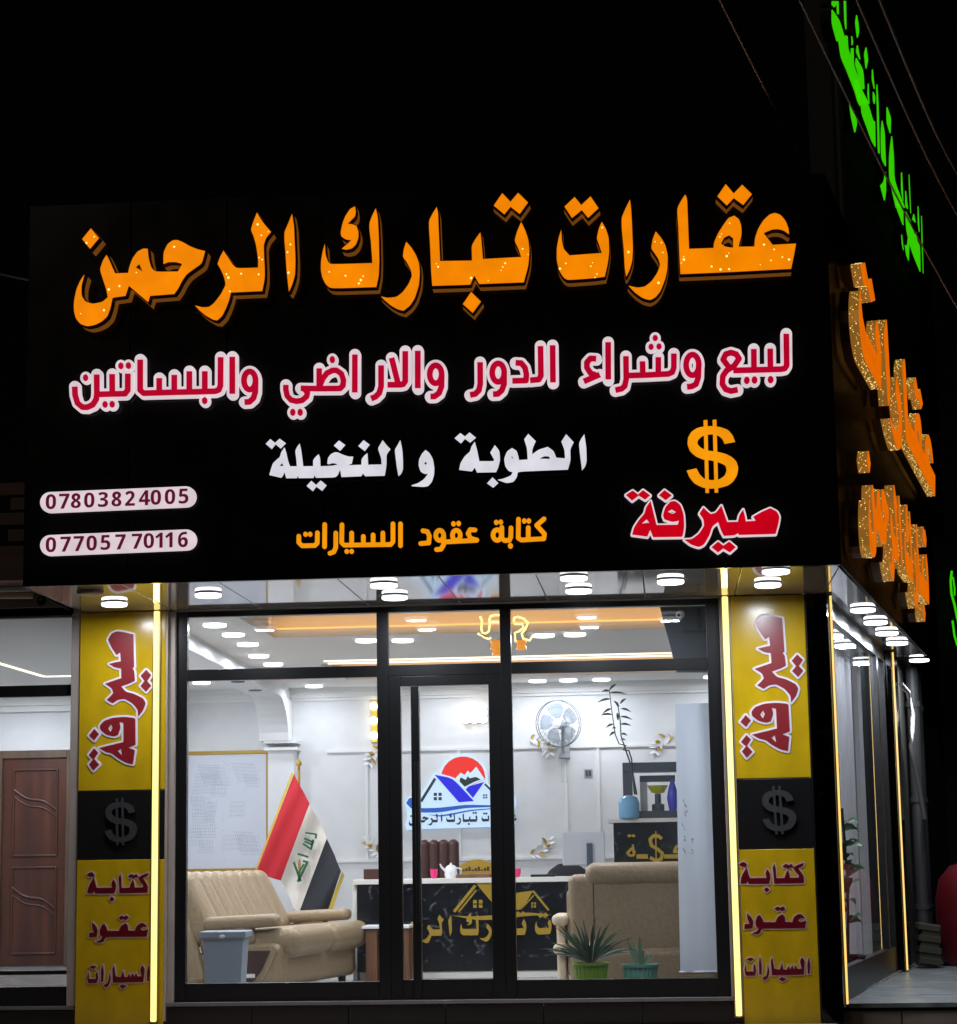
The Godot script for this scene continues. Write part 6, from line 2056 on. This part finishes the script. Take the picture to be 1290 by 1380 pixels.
func pot(t: Node3D, c: Vector3, r0: float, r1: float, h: float, m: Material) -> void:
	var s := st()
	var g := [[], []]
	for i in 161:
		var a := TAU * i / 160.0
		for e in 2:
			var rr: float = (r1 if e else r0) * (1.0 + 0.025 * cos(a * 22.0))
			g[e].append(c + Vector3(cos(a) * rr, h * e, sin(a) * rr))
	sheet(s, g)
	obj("pot", s, m, t)
	s = st()
	lathe(s, c + Vector3(0, h, 0), [Vector2(r1 * 1.05, -0.02), Vector2(r1 * 1.08, 0.0), Vector2(r1 * 0.94, 0.0), Vector2(r1 * 0.92, -0.015), Vector2(0, -0.02)], 30)
	obj("pot_rim", s, m, t)
	s = st()
	lathe(s, c + Vector3(0, h - 0.012, 0), [Vector2(r1 * 0.9, 0), Vector2(0, 0.006)], 20)
	obj("soil", s, mat(c8(60, 48, 38), 0.9), t)

func plants() -> void:
	var z := -2.1
	var x := wx(796, 1300, z)
	var h0 := wy(1324, 796, z)
	# both pots stand on a low ledge behind the glass
	var lg := thing("window_ledge", "low dark ledge behind the glass carrying the two flower pots", "ledge", Vector3(0.75, FLOOR, z))
	bar(lg, "board", 0.3, 1.45, FLOOR, h0 - 0.012, z - 0.22, -1.66, M.dark_tile)
	var p1 := thing("spiky_plant", "spiky long leaved plant in a lime green ribbed pot", "plant", Vector3(x, h0, z))
	var c := Vector3(x, h0 - 0.012, z)
	pot(p1, c, 0.105, 0.125, 0.15, M.pot_green)
	for i in 60:
		var a := rng.randf() * TAU
		var up := rng.randf_range(0.1, 0.95)
		var l := rng.randf_range(0.28, 0.46)
		var s := st()
		var b := c + Vector3(0, 0.15, 0)
		leaf(s, b + Vector3(cos(a), 0, sin(a)) * 0.02, b + Vector3(cos(a) * l * (1.05 - up * 0.75), l * up * 0.95, sin(a) * l * (1.05 - up * 0.75) * 0.8), 0.009, 0.03)
		obj("leaf", s, M.leaf_dark if i % 3 else M.leaf, p1)
	var x2 := wx(863, 1300, z)
	var p2 := thing("aloe_plant", "small aloe with a few stiff leaves in a pale teal ribbed pot", "plant", Vector3(x2, h0, z))
	c = Vector3(x2, h0 - 0.012, z)
	pot(p2, c, 0.11, 0.125, 0.135, M.pot_teal)
	for k in [[-0.1, 0.19, 0.02], [-0.05, 0.15, -0.03], [0.0, 0.2, 0.03], [0.012, 0.18, -0.02], [0.03, 0.1, 0.02], [0.08, 0.07, -0.02], [0.1, 0.05, 0.02]]:
		var s := st()
		leaf(s, c + Vector3(float(k[0]) * 0.25, 0.13, 0), c + Vector3(k[0], 0.135 + float(k[1]), k[2]), 0.014, 0.01)
		obj("leaf", s, M.cactus, p2)
	# leafy plant behind the side window
	var pb := side_pt(1.95, -0.2, FLOOR)
	var pp := thing("potted_palm", "leafy dark green palm behind the side window", "plant", pb)
	pot(pp, pb, 0.1, 0.13, 0.24, M.black_plastic)
	for i in 26:
		var a := rng.randf() * TAU
		var y := rng.randf_range(0.35, 1.3)
		var s := st()
		var b := pb + Vector3(0, y, 0)
		leaf(s, b, b + Vector3(cos(a) * 0.16, rng.randf_range(-0.05, 0.12), sin(a) * 0.34), 0.034, 0.04)
		obj("leaf", s, M.leaf, pp)
	var s3 := st()
	tube(s3, [pb + Vector3(0, 0.2, 0), pb + Vector3(0.02, 0.8, 0.01), pb + Vector3(0, 1.35, 0)], 0.012, 6)
	obj("stem", s3, M.leaf_dark, pp)
